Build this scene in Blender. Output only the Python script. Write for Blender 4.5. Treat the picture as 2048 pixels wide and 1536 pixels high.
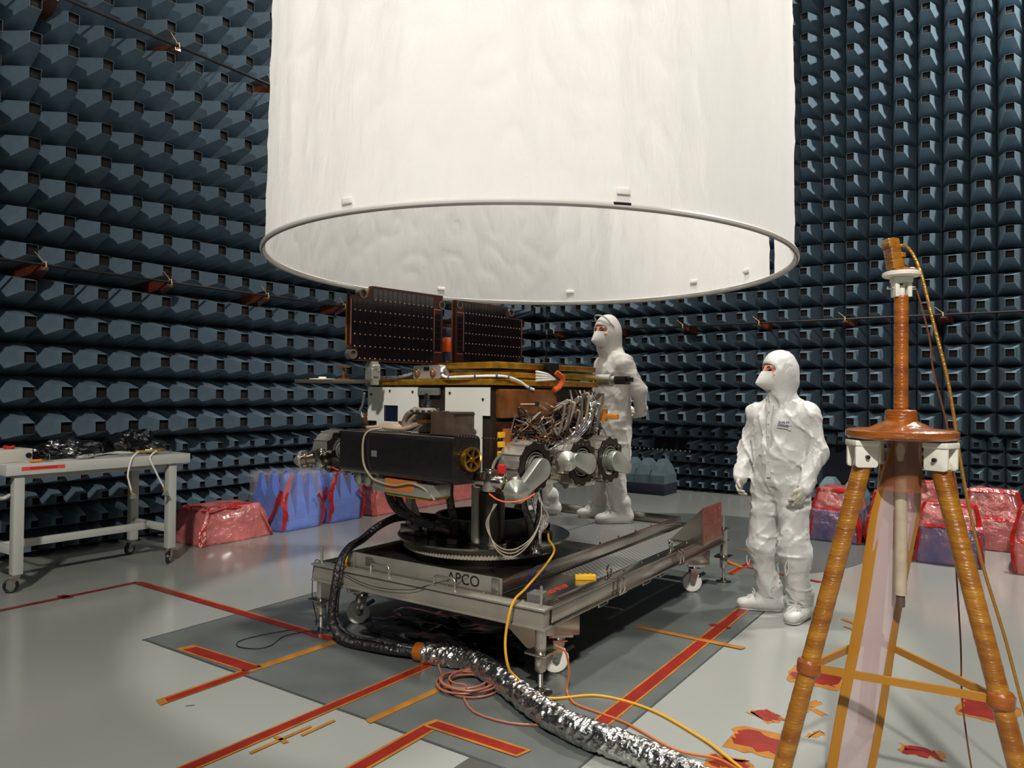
import bpy, bmesh, math, random
import numpy as np
from mathutils import Vector, Matrix, noise as mnoise

for _o in list(bpy.data.objects):
    bpy.data.objects.remove(_o, do_unlink=True)
random.seed(7)
SC = bpy.context.scene
COL = SC.collection
PI = math.pi

# ------------------------------------------------------------------ camera
cam_d = bpy.data.cameras.new('camera')
cam = bpy.data.objects.new('camera', cam_d)
COL.objects.link(cam)
cam_d.sensor_fit = 'HORIZONTAL'
cam_d.sensor_width = 36.0
cam_d.lens = 1478.0 / 2048.0 * 36.0
cam_d.clip_start = 0.05
_p, _r, _a = math.radians(0.80), math.radians(0.57), math.radians(55.7)
_F = Vector((0, math.cos(_p), math.sin(_p)))
_R = Vector((1, 0, 0))
_U = Vector((0, -math.sin(_p), math.cos(_p)))
_R2 = math.cos(_r) * _R + math.sin(_r) * _U
_U2 = -math.sin(_r) * _R + math.cos(_r) * _U
def _toroom(v):
    return Vector((math.sin(_a) * v.x - math.cos(_a) * v.y, math.cos(_a) * v.x + math.sin(_a) * v.y, v.z))
CF, CR, CU = _toroom(_F), _toroom(_R2), _toroom(_U2)
CAM_H = 1.5
cam.matrix_world = Matrix(((CR.x, CU.x, -CF.x, 0), (CR.y, CU.y, -CF.y, 0), (CR.z, CU.z, -CF.z, CAM_H), (0, 0, 0, 1)))
SC.camera = cam

# ------------------------------------------------------------------ world, lamps, exposure
W = bpy.data.worlds.new('world')
SC.world = W
W.use_nodes = True
W.node_tree.nodes['Background'].inputs[0].default_value = (0.55, 0.62, 0.7, 1)
W.node_tree.nodes['Background'].inputs[1].default_value = 0.008
SC.view_settings.view_transform = 'Standard'
SC.view_settings.look = 'None'
SC.view_settings.gamma = 1.0
SC.view_settings.use_curve_mapping = False
SC.view_settings.exposure = 0.0
ROOM_X0, ROOM_X1, ROOM_Y0, ROOM_Y1, ROOM_Z = -7.55, 5.2, -5.0, 11.6, 9.3
# high-bay lamps under the ceiling; the two weakest are added fill: x, y, watts
LAMPS = [(2.2, -4.2, 1880), (-2.9, 4.5, 450), (-4.6, -3.8, 60), (-5.9, 8.6, 70), (1.3, 9.0, 950)]
LAMP_Z = 8.55
for _i, (_x, _y, _w) in enumerate(LAMPS):
    _l = bpy.data.lights.new('lamp_light', 'AREA')
    _l.shape = 'DISK'; _l.size = 0.62; _l.energy = _w
    _l.color = (1.0, 0.962, 0.895)
    _lo = bpy.data.objects.new('lamp_light', _l)
    COL.objects.link(_lo)
    _lo.location = (_x, _y, LAMP_Z - 0.02)

# ------------------------------------------------------------------ helpers
def lin(c):
    out = []
    for v in c[:3]:
        v = v / 255.0
        out.append(v / 12.92 if v <= 0.04045 else ((v + 0.055) / 1.055) ** 2.4)
    return tuple(out) + (1.0,)

MATS = {}
def mat(name, col, rough=0.5, metal=0.0, bump=None, vary=None, coat=0.0, trans=0.0, alpha=1.0, emit=None, spec=None, stretch=None, bdist=0.01, ramp=None):
    """procedural material; col sRGB 0-255; bump=(scale,strength); vary=(scale,amount) brightness noise"""
    if name in MATS:
        return MATS[name]
    m = bpy.data.materials.new(name)
    m.use_nodes = True
    nt = m.node_tree
    b = nt.nodes['Principled BSDF']
    c = lin(col)
    b.inputs['Base Color'].default_value = c
    b.inputs['Roughness'].default_value = rough
    b.inputs['Metallic'].default_value = metal
    b.inputs['Coat Weight'].default_value = coat
    b.inputs['Coat Roughness'].default_value = 0.12
    b.inputs['Transmission Weight'].default_value = trans
    b.inputs['Alpha'].default_value = alpha
    if spec is not None:
        b.inputs['Specular IOR Level'].default_value = spec
    if emit:
        b.inputs['Emission Color'].default_value = lin(emit[0])
        b.inputs['Emission Strength'].default_value = emit[1]
    vec = None
    if bump or vary:
        tc = nt.nodes.new('ShaderNodeTexCoord')
        mp = nt.nodes.new('ShaderNodeMapping')
        nt.links.new(tc.outputs['Object'], mp.inputs['Vector'])
        if stretch:
            mp.inputs['Scale'].default_value = stretch
        vec = mp.outputs['Vector']
    if vary:
        n = nt.nodes.new('ShaderNodeTexNoise')
        n.inputs['Scale'].default_value = vary[0]
        n.inputs['Detail'].default_value = 4
        nt.links.new(vec, n.inputs['Vector'])
        r = nt.nodes.new('ShaderNodeValToRGB')
        r.color_ramp.elements[0].position = 0.3
        r.color_ramp.elements[1].position = 0.7
        a = vary[1]
        lo = lin(ramp[0]) if ramp else tuple(max(0, x * (1 - a)) for x in c[:3]) + (1,)
        hi = lin(ramp[1]) if ramp else tuple(min(1, x * (1 + a)) for x in c[:3]) + (1,)
        r.color_ramp.elements[0].color = lo
        r.color_ramp.elements[1].color = hi
        nt.links.new(n.outputs['Fac'], r.inputs['Fac'])
        nt.links.new(r.outputs['Color'], b.inputs['Base Color'])
    if bump:
        n = nt.nodes.new('ShaderNodeTexNoise')
        n.inputs['Scale'].default_value = bump[0]
        n.inputs['Detail'].default_value = 5
        nt.links.new(vec, n.inputs['Vector'])
        bp = nt.nodes.new('ShaderNodeBump')
        bp.inputs['Strength'].default_value = bump[1]
        bp.inputs['Distance'].default_value = bdist
        nt.links.new(n.outputs['Fac'], bp.inputs['Height'])
        nt.links.new(bp.outputs['Normal'], b.inputs['Normal'])
    MATS[name] = m
    return m

def smooth_path(pts, n=8, closed=False):
    """Catmull-Rom through the points"""
    P = [Vector(p) for p in pts]
    if len(P) < 3:
        return P
    out = []
    N = len(P)
    segs = N if closed else N - 1
    for i in range(segs):
        p1, p2 = P[i], P[(i + 1) % N]
        p0 = P[i - 1] if (i > 0 or closed) else p1 * 2 - p2
        p3 = P[(i + 2) % N] if (i + 2 < N or closed) else p2 * 2 - p1
        for k in range(n):
            t = k / n
            out.append(0.5 * ((2 * p1) + (p2 - p0) * t + (2 * p0 - 5 * p1 + 4 * p2 - p3) * t * t + (3 * p1 - p0 - 3 * p2 + p3) * t ** 3))
    if not closed:
        out.append(P[-1])
    return out

class MB:
    """mesh collector: everything added becomes ONE mesh on build()"""
    def __init__(s):
        s.v, s.f, s.mi, s.cur = [], [], [], 0
    def add(s, vs, fs, mtx=None):
        o = len(s.v)
        for q in vs:
            q = Vector(q)
            if mtx is not None:
                q = mtx @ q
            s.v.append((q.x, q.y, q.z))
        for q in fs:
            s.f.append(tuple(o + i for i in q)); s.mi.append(s.cur)
        return s
    def box(s, c, d, rot=None):
        x, y, z = d[0] / 2, d[1] / 2, d[2] / 2
        vs = [(-x, -y, -z), (x, -y, -z), (x, y, -z), (-x, y, -z), (-x, -y, z), (x, -y, z), (x, y, z), (-x, y, z)]
        fs = [(3, 2, 1, 0), (4, 5, 6, 7), (0, 1, 5, 4), (1, 2, 6, 5), (2, 3, 7, 6), (3, 0, 4, 7)]
        m = Matrix.Translation(Vector(c))
        if rot is not None:
            m = m @ rot.to_4x4()
        return s.add(vs, fs, m)
    def span(s, x0, x1, y0, y1, z0, z1):
        return s.box(((x0 + x1) / 2, (y0 + y1) / 2, (z0 + z1) / 2), (abs(x1 - x0), abs(y1 - y0), abs(z1 - z0)))
    def bar(s, p0, p1, w, h=None, up=(0, 0, 1)):
        """rectangular bar between two points"""
        p0, p1 = Vector(p0), Vector(p1)
        d = p1 - p0
        L = d.length
        z = d.normalized()
        x = Vector(up).cross(z)
        if x.length < 1e-4:
            x = Vector((1, 0, 0)).cross(z)
        x.normalize()
        y = z.cross(x)
        rot = Matrix((x, y, z)).transposed()
        return s.box((p0 + p1) / 2, (w, h or w, L), rot)
    def cone(s, p0, p1, r0, r1=None, n=16, cap=True):
        p0, p1 = Vector(p0), Vector(p1)
        r1 = r0 if r1 is None else r1
        z = (p1 - p0).normalized()
        x = z.orthogonal().normalized()
        y = z.cross(x)
        vs, fs = [], []
        for i in range(n):
            a = 2 * PI * i / n
            d = x * math.cos(a) + y * math.sin(a)
            vs.append(p0 + d * r0); vs.append(p1 + d * r1)
        for i in range(n):
            j = (i + 1) % n
            fs.append((2 * i, 2 * j, 2 * j + 1, 2 * i + 1))
        if cap:
            fs.append(tuple(2 * i for i in range(n))[::-1])
            fs.append(tuple(2 * i + 1 for i in range(n)))
        return s.add(vs, fs)
    def tube(s, pts, r, n=8, closed=False, cap=True):
        P = [Vector(p) for p in pts]
        N = len(P)
        vs, fs = [], []
        T = []
        for i in range(N):
            a = P[(i + 1) % N] if (closed or i < N - 1) else P[i]
            b = P[i - 1] if (closed or i > 0) else P[i]
            t = a - b
            T.append(t.normalized() if t.length > 1e-9 else Vector((0, 0, 1)))
        x = T[0].orthogonal().normalized()
        for i in range(N):
            x = (x - T[i] * x.dot(T[i]))
            x = x.normalized() if x.length > 1e-6 else T[i].orthogonal().normalized()
            y = T[i].cross(x)
            rr = r(i / max(1, N - 1)) if callable(r) else r
            for k in range(n):
                a = 2 * PI * k / n
                vs.append(P[i] + (x * math.cos(a) + y * math.sin(a)) * rr)
        M = N if closed else N - 1
        for i in range(M):
            j = (i + 1) % N
            for k in range(n):
                l = (k + 1) % n
                fs.append((i * n + k, i * n + l, j * n + l, j * n + k))
        if cap and not closed:
            fs.append(tuple(range(n))[::-1])
            fs.append(tuple((N - 1) * n + k for k in range(n)))
        return s.add(vs, fs)
    def lathe(s, prof, o=(0, 0, 0), axis=(0, 0, 1), n=24, closed=False):
        """profile [(radius, height)...] turned round axis at o"""
        o = Vector(o); z = Vector(axis).normalized()
        x = z.orthogonal().normalized(); y = z.cross(x)
        vs, fs = [], []
        for (r, h) in prof:
            for k in range(n):
                a = 2 * PI * k / n
                vs.append(o + z * h + (x * math.cos(a) + y * math.sin(a)) * r)
        K = len(prof)
        for i in range(K if closed else K - 1):
            j = (i + 1) % K
            for k in range(n):
                l = (k + 1) % n
                fs.append((i * n + k, i * n + l, j * n + l, j * n + k))
        if not closed:
            if prof[0][0] > 1e-5: fs.append(tuple(range(n))[::-1])
            if prof[-1][0] > 1e-5: fs.append(tuple((K - 1) * n + k for k in range(n)))
        return s.add(vs, fs)
    def prism(s, poly, h, mtx=None):
        """polygon in xy extruded from z=0 to h, then mtx"""
        n = len(poly)
        vs = [(p[0], p[1], 0) for p in poly] + [(p[0], p[1], h) for p in poly]
        fs = [tuple(range(n))[::-1], tuple(range(n, 2 * n))] + [(i, (i + 1) % n, n + (i + 1) % n, n + i) for i in range(n)]
        return s.add(vs, fs, mtx)
    def ball(s, c, r, n=12):
        if not isinstance(r, (tuple, list)): r = (r, r, r)
        vs, fs = [], []
        m = n // 2
        for i in range(m + 1):
            th = PI * i / m
            for k in range(n):
                a = 2 * PI * k / n
                vs.append((c[0] + r[0] * math.sin(th) * math.cos(a), c[1] + r[1] * math.sin(th) * math.sin(a), c[2] + r[2] * math.cos(th)))
        for i in range(m):
            for k in range(n):
                l = (k + 1) % n
                fs.append((i * n + k, (i + 1) * n + k, (i + 1) * n + l, i * n + l))
        return s.add(vs, fs)
    def build(s, name, m=None, parent=None, smooth=True, bevel=0.0, weld=True):
        me = bpy.data.meshes.new(name)
        me.from_pydata(s.v, [], s.f)
        ms = m if isinstance(m, (list, tuple)) else [m]
        for q in ms:
            if q is not None: me.materials.append(q)
        if len(ms) > 1:
            me.polygons.foreach_set('material_index', s.mi)
        bm = bmesh.new(); bm.from_mesh(me)
        if weld: bmesh.ops.remove_doubles(bm, verts=bm.verts, dist=1e-6)
        bmesh.ops.recalc_face_normals(bm, faces=bm.faces)
        if bevel > 0:
            ed = [e for e in bm.edges if len(e.link_faces) == 2 and e.calc_face_angle(0) > 0.6]
            bmesh.ops.bevel(bm, geom=ed, offset=bevel, segments=2, affect='EDGES', profile=0.5, clamp_overlap=True)
        bm.to_mesh(me); bm.free()
        if smooth:
            me.polygons.foreach_set('use_smooth', [True] * len(me.polygons))
            me.set_sharp_from_angle(angle=math.radians(38))
        o = bpy.data.objects.new(name, me)
        COL.objects.link(o)
        if parent is not None: o.parent = parent
        return o

def tag(o, label, cat, group=None, kind=None):
    o['label'] = label
    if cat: o['category'] = cat
    if group: o['group'] = group
    if kind: o['kind'] = kind
    return o

def thing(name, label, cat, loc=(0, 0, 0), rotz=0.0, group=None):
    o = bpy.data.objects.new(name, None)
    COL.objects.link(o)
    o.location = loc
    o.rotation_euler = (0, 0, rotz)
    o.empty_display_size = 0.1
    return tag(o, label, cat, group)

def stuff(o):
    o['kind'] = 'stuff'
    return o

def struct(o):
    o['kind'] = 'structure'
    return o

def dup(root, loc=None, rotz=None, label=None):
    r = root.copy(); COL.objects.link(r)
    if loc is not None: r.location = loc
    if rotz is not None: r.rotation_euler = (0, 0, rotz)
    if label: r['label'] = label
    for ch in list(root.children):
        c = ch.copy(); COL.objects.link(c); c.parent = r
        for g in list(ch.children):
            d = g.copy(); COL.objects.link(d); d.parent = c
    return r

def text_part(name, body, size, m, parent, mtx, extrude=0.0006):
    """flat lettering as a thin mesh"""
    cu = bpy.data.curves.new(name, 'FONT')
    cu.body = body; cu.size = size; cu.extrude = extrude
    cu.align_x = 'CENTER'; cu.align_y = 'CENTER'
    o = bpy.data.objects.new(name, cu)
    COL.objects.link(o)
    dg = bpy.context.evaluated_depsgraph_get()
    me = bpy.data.meshes.new_from_object(o.evaluated_get(dg))
    bpy.data.objects.remove(o, do_unlink=True)
    me.materials.clear(); me.materials.append(m)
    r = bpy.data.objects.new(name, me)
    COL.objects.link(r)
    r.parent = parent
    r.matrix_local = mtx
    return r

def frame(o, x, y):
    """matrix with local X,Y axes along x,y"""
    x = Vector(x).normalized(); z = x.cross(Vector(y)).normalized(); y = z.cross(x)
    return Matrix(((x.x, y.x, z.x, o[0]), (x.y, y.y, z.y, o[1]), (x.z, y.z, z.z, o[2]), (0, 0, 0, 1)))

def pix(p):
    """where a room point falls in the 2048x1536 frame (used to rank wall pieces by visible size)"""
    d = Vector(p) - Vector((0, 0, CAM_H))
    t = d.dot(CF)
    if t < 0.1: return (-9999, -9999, t)
    return (1024 + 1478 * d.dot(CR) / t, 768 - 1478 * d.dot(CU) / t, t)
# ------------------------------------------------------------------ room shell
m_floor = mat('floor_epoxy', (136, 138, 133), 0.16, vary=(0.8, 0.05), bump=(3.0, 0.03))
m_foamback = mat('foam_backing', (16, 21, 32), 0.9)
m_foam = mat('foam_paint', (96, 114, 126), 0.42, vary=(9.0, 0.12), bump=(60, 0.15))
m_foamtip = mat('foam_core', (9, 8, 9), 0.95)
m_ceil = mat('ceiling_dark', (26, 30, 38), 0.9)
m_strip = mat('floor_dark_paint', (84, 88, 86), 0.3, vary=(2.6, 0.2), bump=(8, 0.05))
m_strip2 = mat('floor_disc_paint', (88, 92, 90), 0.3, vary=(1.5, 0.1))
m_seam = mat('floor_seam', (50, 52, 52), 0.6)

fl = struct(MB().span(ROOM_X0, ROOM_X1, ROOM_Y0, ROOM_Y1, -0.1, 0).build('floor', m_floor, smooth=False))
fl['label'] = 'light grey glossy epoxy floor of the test chamber'
cb = struct(MB().span(ROOM_X0, ROOM_X1, ROOM_Y0, ROOM_Y1, ROOM_Z, ROOM_Z + 0.1).build('ceiling', m_ceil, smooth=False))
cb['label'] = 'dark absorber-clad ceiling'
wl = struct(MB().span(ROOM_X0 - 0.1, ROOM_X0, ROOM_Y0, ROOM_Y1 + 0.1, -0.1, ROOM_Z).build('wall_left', m_foamback, smooth=False))
wl['label'] = 'long chamber wall clad in rows of dark blue foam pyramids behind the white work table'
wb = struct(MB().span(ROOM_X0, ROOM_X1, ROOM_Y1, ROOM_Y1 + 0.1, -0.1, ROOM_Z).build('wall_back', m_foamback, smooth=False))
wb['label'] = 'chamber wall clad in rows of dark blue foam pyramids behind the standing people'
wr = struct(MB().span(ROOM_X1, ROOM_X1 + 0.1, ROOM_Y0, ROOM_Y1, -0.1, ROOM_Z).build('wall_right', m_foamback, smooth=False))
wf = struct(MB().span(ROOM_X0, ROOM_X1, ROOM_Y0 - 0.1, ROOM_Y0, -0.1, ROOM_Z).build('wall_front', m_foamback, smooth=False))

# inlays of the floor, flush plates 2 mm proud
a = MB().span(-4.33, -1.45, 2.455, 8.0, 0.0, 0.002)
struct(a.build('floor_strip', m_strip, fl, smooth=False))
a = MB()
a.prism([(-2.75 + 1.62 * math.cos(2 * PI * k / 64), 7.62 + 1.62 * math.sin(2 * PI * k / 64)) for k in range(64)], 0.003)
struct(a.build('floor_disc', m_strip2, fl, smooth=False))
a = MB().span(-1.86, -1.45, 2.05, 2.455, 0.0, 0.0022)
struct(a.build('floor_plate', mat('floor_plate_metal', (100, 101, 98), 0.3, 0.5, vary=(3, 0.1)), fl, smooth=False))
a = MB()
a.span(-4.34, -1.44, 2.447, 2.46, 0.0, 0.0032)
struct(a.build('floor_seam', m_seam, fl, smooth=False))
a = MB().span(-1.456, -1.446, 2.44, 6.2, 0.0, 0.0034)
struct(a.build('floor_seam', m_seam, fl, smooth=False))
a = MB().span(-4.337, -4.33, 2.44, 8.0, 0.0, 0.0034)
struct(a.build('floor_seam', m_seam, fl, smooth=False))

# foam pyramids: truncated, the tip cut open to the black core
def pyramid_mesh(name, b, h, t):
    q, u, d = b / 2 - 0.002, t / 2, 0.035
    i = u * 0.975
    vs = [(-q, -q, 0), (q, -q, 0), (q, q, 0), (-q, q, 0)]
    k = 0.06
    vs += [(-q, -q, k * h), (q, -q, k * h), (q, q, k * h), (-q, q, k * h)]
    vs += [(-u, -u, h), (u, -u, h), (u, u, h), (-u, u, h)]
    vs += [(-i, -i, h), (i, -i, h), (i, i, h), (-i, i, h)]
    vs += [(-i, -i, h - d), (i, -i, h - d), (i, i, h - d), (-i, i, h - d)]
    fs, mi = [], []
    for s0, m in ((0, 0), (4, 0), (8, 0), (12, 1)):
        for e in range(4):
            fs.append((s0 + e, s0 + (e + 1) % 4, s0 + 4 + (e + 1) % 4, s0 + 4 + e)); mi.append(m)
    fs.append((16, 17, 18, 19)); mi.append(1)
    me = bpy.data.meshes.new(name)
    me.from_pydata(vs, [], fs)
    me.materials.append(m_foam); me.materials.append(m_foamtip)
    me.polygons.foreach_set('material_index', mi)
    me.update()
    return me, vs, fs, mi

BIG, SML = 0.305, 0.2033
PB = pyramid_mesh('foam_pyramid', BIG, 0.585, 0.096)
PS = pyramid_mesh('foam_pyramid_small', SML, 0.38, 0.062)
Z_SPLIT = SML * 5
def clad(wall, origin, along, normal, length, skip):
    """cover a wall with pyramids; the 300 that show largest are children, the rest one part"""
    rot = Matrix((Vector(along), Vector(normal).cross(Vector(along)), Vector(normal))).transposed()
    cells = []
    rr = random.Random(3)
    for small in (True, False):
        s = SML if small else BIG
        nrow = 5 if small else int((ROOM_Z - Z_SPLIT) / s)
        for r in range(nrow):
            z = (s * (r + 0.5)) if small else Z_SPLIT + s * (r + 0.5)
            for c in range(int(length / s)):
                p = Vector(origin) + Vector(along) * (s * (c + 0.5)) + Vector((0, 0, z))
                if skip(p): continue
                x, y, t = pix(p + Vector(normal) * 0.3)
                vis = -60 < x < 2110 and -60 < y < 1300 and t > 0
                if vis and 560 < x < 1560 and y < 590: vis = False
                if vis and 700 < x < 1190 and 600 < y < 1020: vis = False
                if vis and z < 0.5: vis = False
                size = (s / t if vis else 0)
                cells.append((size, small, p, rr.uniform(-0.012, 0.012), rr.uniform(-0.012, 0.012), rr.uniform(-0.02, 0.02)))
    cells.sort(key=lambda q: -q[0])
    rest_v, rest_f, rest_m = [], [], []
    for i, (size, small, p, jx, jy, jz) in enumerate(cells):
        P = PS if small else PB
        R = rot @ Matrix.Rotation(jx, 3, 'X') @ Matrix.Rotation(jy, 3, 'Y') @ Matrix.Rotation(jz, 3, 'Z')
        if i < 300 and size > 0:
            o = bpy.data.objects.new('foam_pyramid', P[0])
            COL.objects.link(o); o.parent = wall
            o.matrix_local = Matrix.Translation(p) @ R.to_4x4()
        else:
            k = len(rest_v)
            for q in P[1]: rest_v.append(tuple(p + R @ Vector(q)))
            for q in P[2]: rest_f.append(tuple(k + e for e in q))
            rest_m += P[3]
    me = bpy.data.meshes.new('foam_pyramids_rest')
    me.from_pydata(rest_v, [], rest_f)
    me.materials.append(m_foam); me.materials.append(m_foamtip)
    me.polygons.foreach_set('material_index', rest_m)
    o = bpy.data.objects.new('foam_pyramids_rest', me)
    COL.objects.link(o); o.parent = wall
    o['kind'] = 'stuff'
clad(wl, (ROOM_X0, ROOM_Y1 - 0.32, 0), (0, -1, 0), (1, 0, 0), 11.4, lambda p: False)
clad(wb, (ROOM_X0 + 0.32, ROOM_Y1, 0), (1, 0, 0), (0, -1, 0), 9.4,
     lambda p: (-2.35 < p.x < -1.9 and 0.3 < p.z < 0.85) or (-5.0 < p.x < -4.35 and 0.6 < p.z < 0.85))

# lamp fixtures
m_lampbody = mat('lamp_housing', (60, 62, 64), 0.5, 0.4)
m_lampglass = mat('lamp_glass', (255, 247, 228), 0.3, emit=((255, 246, 226), 6.0))
for i, (x, y, w) in enumerate(LAMPS):
    L = thing('high_bay_lamp', 'round grey high-bay lamp hanging from the dark ceiling ' + ('over the near floor by the tripod', 'straight above the white tent', 'added as fill near the table', 'above the chamber corner', 'close to the wall behind the tripod')[i], 'lamp', (x, y, ROOM_Z), 0, 'high-bay ceiling lamps')
    MB().lathe([(0.02, 0), (0.02, -0.35), (0.12, -0.38), (0.2, -0.5), (0.36, -0.74), (0.37, -0.76), (0.35, -0.76), (0.19, -0.52), (0.0, -0.5)]).build('housing', m_lampbody, L)
    MB().lathe([(0.0, -0.695), (0.325, -0.695), (0.325, -0.705), (0.0, -0.705)]).build('diffuser', m_lampglass, L)

# cable rails running along the foam tips, on orange stand-offs
m_rail = mat('rail_dark', (38, 34, 34), 0.35, 0.6)
m_orange = mat('standoff_orange', (84, 38, 20), 0.35, vary=(14, 0.35), coat=0.4)
m_tie = mat('tie_tan', (190, 160, 110), 0.5)
def rail(label, p0, p1, r, spots, inward):
    T = thing('cable_rail', label, 'rail', p0)
    p0, p1, inward = Vector(p0), Vector(p1), Vector(inward)
    MB().cone((0, 0, 0), p1 - p0, r, n=8).build('rod', m_rail, T)
    for s in spots:
        q = Vector(s) - p0
        a = MB()
        d = (p1 - p0).normalized()
        up = Vector((0, 0, 1))
        base = q - inward * 0.34 - up * 0.04
        tip = q + inward * 0.0 - up * 0.02
        c = [base + d * 0.1 + up * 0.07, base - d * 0.1 + up * 0.07, base - d * 0.1 - up * 0.07, base + d * 0.1 - up * 0.07]
        e = [tip + d * 0.03 + up * 0.025, tip - d * 0.03 + up * 0.025, tip - d * 0.03 - up * 0.025, tip + d * 0.03 - up * 0.025]
        a.add(c + e, [(0, 1, 2, 3), (4, 5, 6, 7), (0, 1, 5, 4), (1, 2, 6, 5), (2, 3, 7, 6), (3, 0, 4, 7)])
        st = a.build('standoff', m_orange, T, smooth=False)
        b = MB()
        b.tube([q + up * 0.02 - d * 0.012, q + up * 0.03 + inward * 0.02, q + inward * 0.03 - up * 0.02, q - up * 0.03 - inward * 0.01, q - inward * 0.03, q + up * 0.02 - d * 0.012], 0.006, 5)
        b.cone(q + up * 0.02, q + up * 0.1 - d * 0.09 + inward * 0.02, 0.004, 0.003, 5)
        b.build('tie', m_tie, st)
    return T
rail('thin dark cable rail on orange stand-offs, lower one along the wall behind the white table', (-6.95, -1, 2.58), (-6.95, 10.95, 2.58), 0.013,
     [(-6.95, 0.69 + 1.15 * k, 2.58) for k in range(0, 9)], (1, 0, 0))
rail('thin dark cable rail on orange stand-offs high up the wall behind the white table', (-6.95, -1, 4.96), (-6.95, 10.95, 4.96), 0.016,
     [(-6.95, 0.73 + 1.15 * k, 4.96) for k in range(0, 9)], (1, 0, 0))
rail('thin dark cable rail on orange stand-offs along the wall behind the standing people', (-6.85, 10.96, 2.58), (2.6, 10.96, 2.58), 0.015,
     [(-6.6 + 1.165 * k, 10.96, 2.58) for k in range(0, 8)], (0, -1, 0))
# ------------------------------------------------------------------ hanging white tent
CUR_C, CUR_H, CUR_R = (-2.905, 4.4425), 2.4, 1.815
T = thing('hanging_tent', 'big white cylindrical fabric tent hanging over the rover, open at the bottom', 'tent', (CUR_C[0], CUR_C[1], CUR_H))
def hoop_z(x, y): return -0.0037 * x - 0.0145 * y
m_cloth = bpy.data.materials.new('tent_fabric')
m_cloth.use_nodes = True
nt = m_cloth.node_tree
for n in list(nt.nodes): nt.nodes.remove(n)
out = nt.nodes.new('ShaderNodeOutputMaterial')
df = nt.nodes.new('ShaderNodeBsdfDiffuse'); df.inputs[0].default_value = (0.89, 0.88, 0.858, 1)
tr = nt.nodes.new('ShaderNodeBsdfTranslucent'); tr.inputs[0].default_value = (0.9, 0.89, 0.868, 1)
mx = nt.nodes.new('ShaderNodeMixShader'); mx.inputs[0].default_value = 0.45
tc = nt.nodes.new('ShaderNodeTexCoord')
mp = nt.nodes.new('ShaderNodeMapping'); mp.inputs['Scale'].default_value = (1, 1, 0.35)
no = nt.nodes.new('ShaderNodeTexNoise'); no.inputs['Scale'].default_value = 13; no.inputs['Detail'].default_value = 6; no.inputs['Distortion'].default_value = 1.2
bp = nt.nodes.new('ShaderNodeBump'); bp.inputs['Strength'].default_value = 0.34; bp.inputs['Distance'].default_value = 0.02
nt.links.new(tc.outputs['Object'], mp.inputs['Vector']); nt.links.new(mp.outputs['Vector'], no.inputs['Vector'])
nt.links.new(no.outputs['Fac'], bp.inputs['Height'])
nt.links.new(bp.outputs['Normal'], df.inputs['Normal']); nt.links.new(bp.outputs['Normal'], tr.inputs['Normal'])
nt.links.new(df.outputs[0], mx.inputs[1]); nt.links.new(tr.outputs[0], mx.inputs[2]); nt.links.new(mx.outputs[0], out.inputs[0])

NA, NZ, TOPZ = 540, 110, 4.4
def fold(a, z):
    """radial offset of the cloth at angle a, height z above the hoop"""
    f = min(1.0, 0.15 + z / 1.4)
    v = 0.014 * math.sin(9 * a + 0.7) + 0.008 * math.sin(23 * a + 2 * z * 0.2) + 0.006 * math.sin(41 * a + 1.0)
    v += 0.009 * math.sin(74 * a + 3 * math.sin(5 * a)) * max(0.0, mnoise.noise(Vector((math.cos(a) * 2.2 + 3, math.sin(a) * 2.2, z * 0.25))) + 0.15)
    v += 0.012 * mnoise.noise(Vector((math.cos(a) * 5, math.sin(a) * 5, z * 0.5)))
    w = 0.004 * mnoise.noise(Vector((math.cos(a) * 16, math.sin(a) * 16, z * 1.6 + 5)))
    r = 1 - abs(mnoise.noise(Vector((math.cos(a) * 11 + z * 2.1, math.sin(a) * 11 - z * 1.4, z * 3.0 + 9))))
    w += 0.009 * (r ** 7)
    return v * f + w * min(1, z / 0.25)
vs, fs = [], []
slit = math.atan2(0.56, 0.83)
for j in range(NZ + 1):
    z = TOPZ * (j / NZ) ** 1.15
    for i in range(NA):
        a = 2 * PI * i / NA
        R = CUR_R - 0.02 - 0.022 * z + fold(a, z)
        x, y = R * math.cos(a), R * math.sin(a)
        vs.append((x, y, z + hoop_z(x, y)))
# the open slit at the back seam: leave out a narrow column for the lowest 0.62 m
I0 = int(round(NA * 37.5 / 360))
for j in range(NZ):
    for i in range(NA):
        z = TOPZ * (j / NZ) ** 1.15
        if (i == I0 and z < 0.8) or (i in (I0 - 2, I0 - 1, I0 + 1) and z < 0.55): continue
        k = (i + 1) % NA
        fs.append((j * NA + i, j * NA + k, (j + 1) * NA + k, (j + 1) * NA + i))
me = bpy.data.meshes.new('tent_cloth'); me.from_pydata(vs, [], fs); me.materials.append(m_cloth)
me.polygons.foreach_set('use_smooth', [True] * len(me.polygons))
o = bpy.data.objects.new('tent_cloth', me); COL.objects.link(o); o.parent = T
o['label'] = 'thin white crumpled fabric wall'
m_hoop = mat('hoop_white', (214, 210, 204), 0.45)
m_hoopg = mat('hoop_grey', (150, 146, 142), 0.4, 0.3)
ring = lambda R, dz: [(R * math.cos(2 * PI * k / 128), R * math.sin(2 * PI * k / 128), dz + hoop_z(R * math.cos(2 * PI * k / 128), R * math.sin(2 * PI * k / 128))) for k in range(128)]
MB().tube(ring(CUR_R, 0.0), 0.013, 8, closed=True).build('hoop', m_hoop, T)
MB().tube(ring(CUR_R - 0.004, -0.014), 0.006, 6, closed=True).build('hoop_channel', m_hoopg, T)
MB().tube(ring(CUR_R - 0.018, 0.012), 0.007, 6, closed=True).build('hem', m_hoop, T)
m_velcro = mat('tab_white', (232, 228, 220), 0.6)
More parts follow.
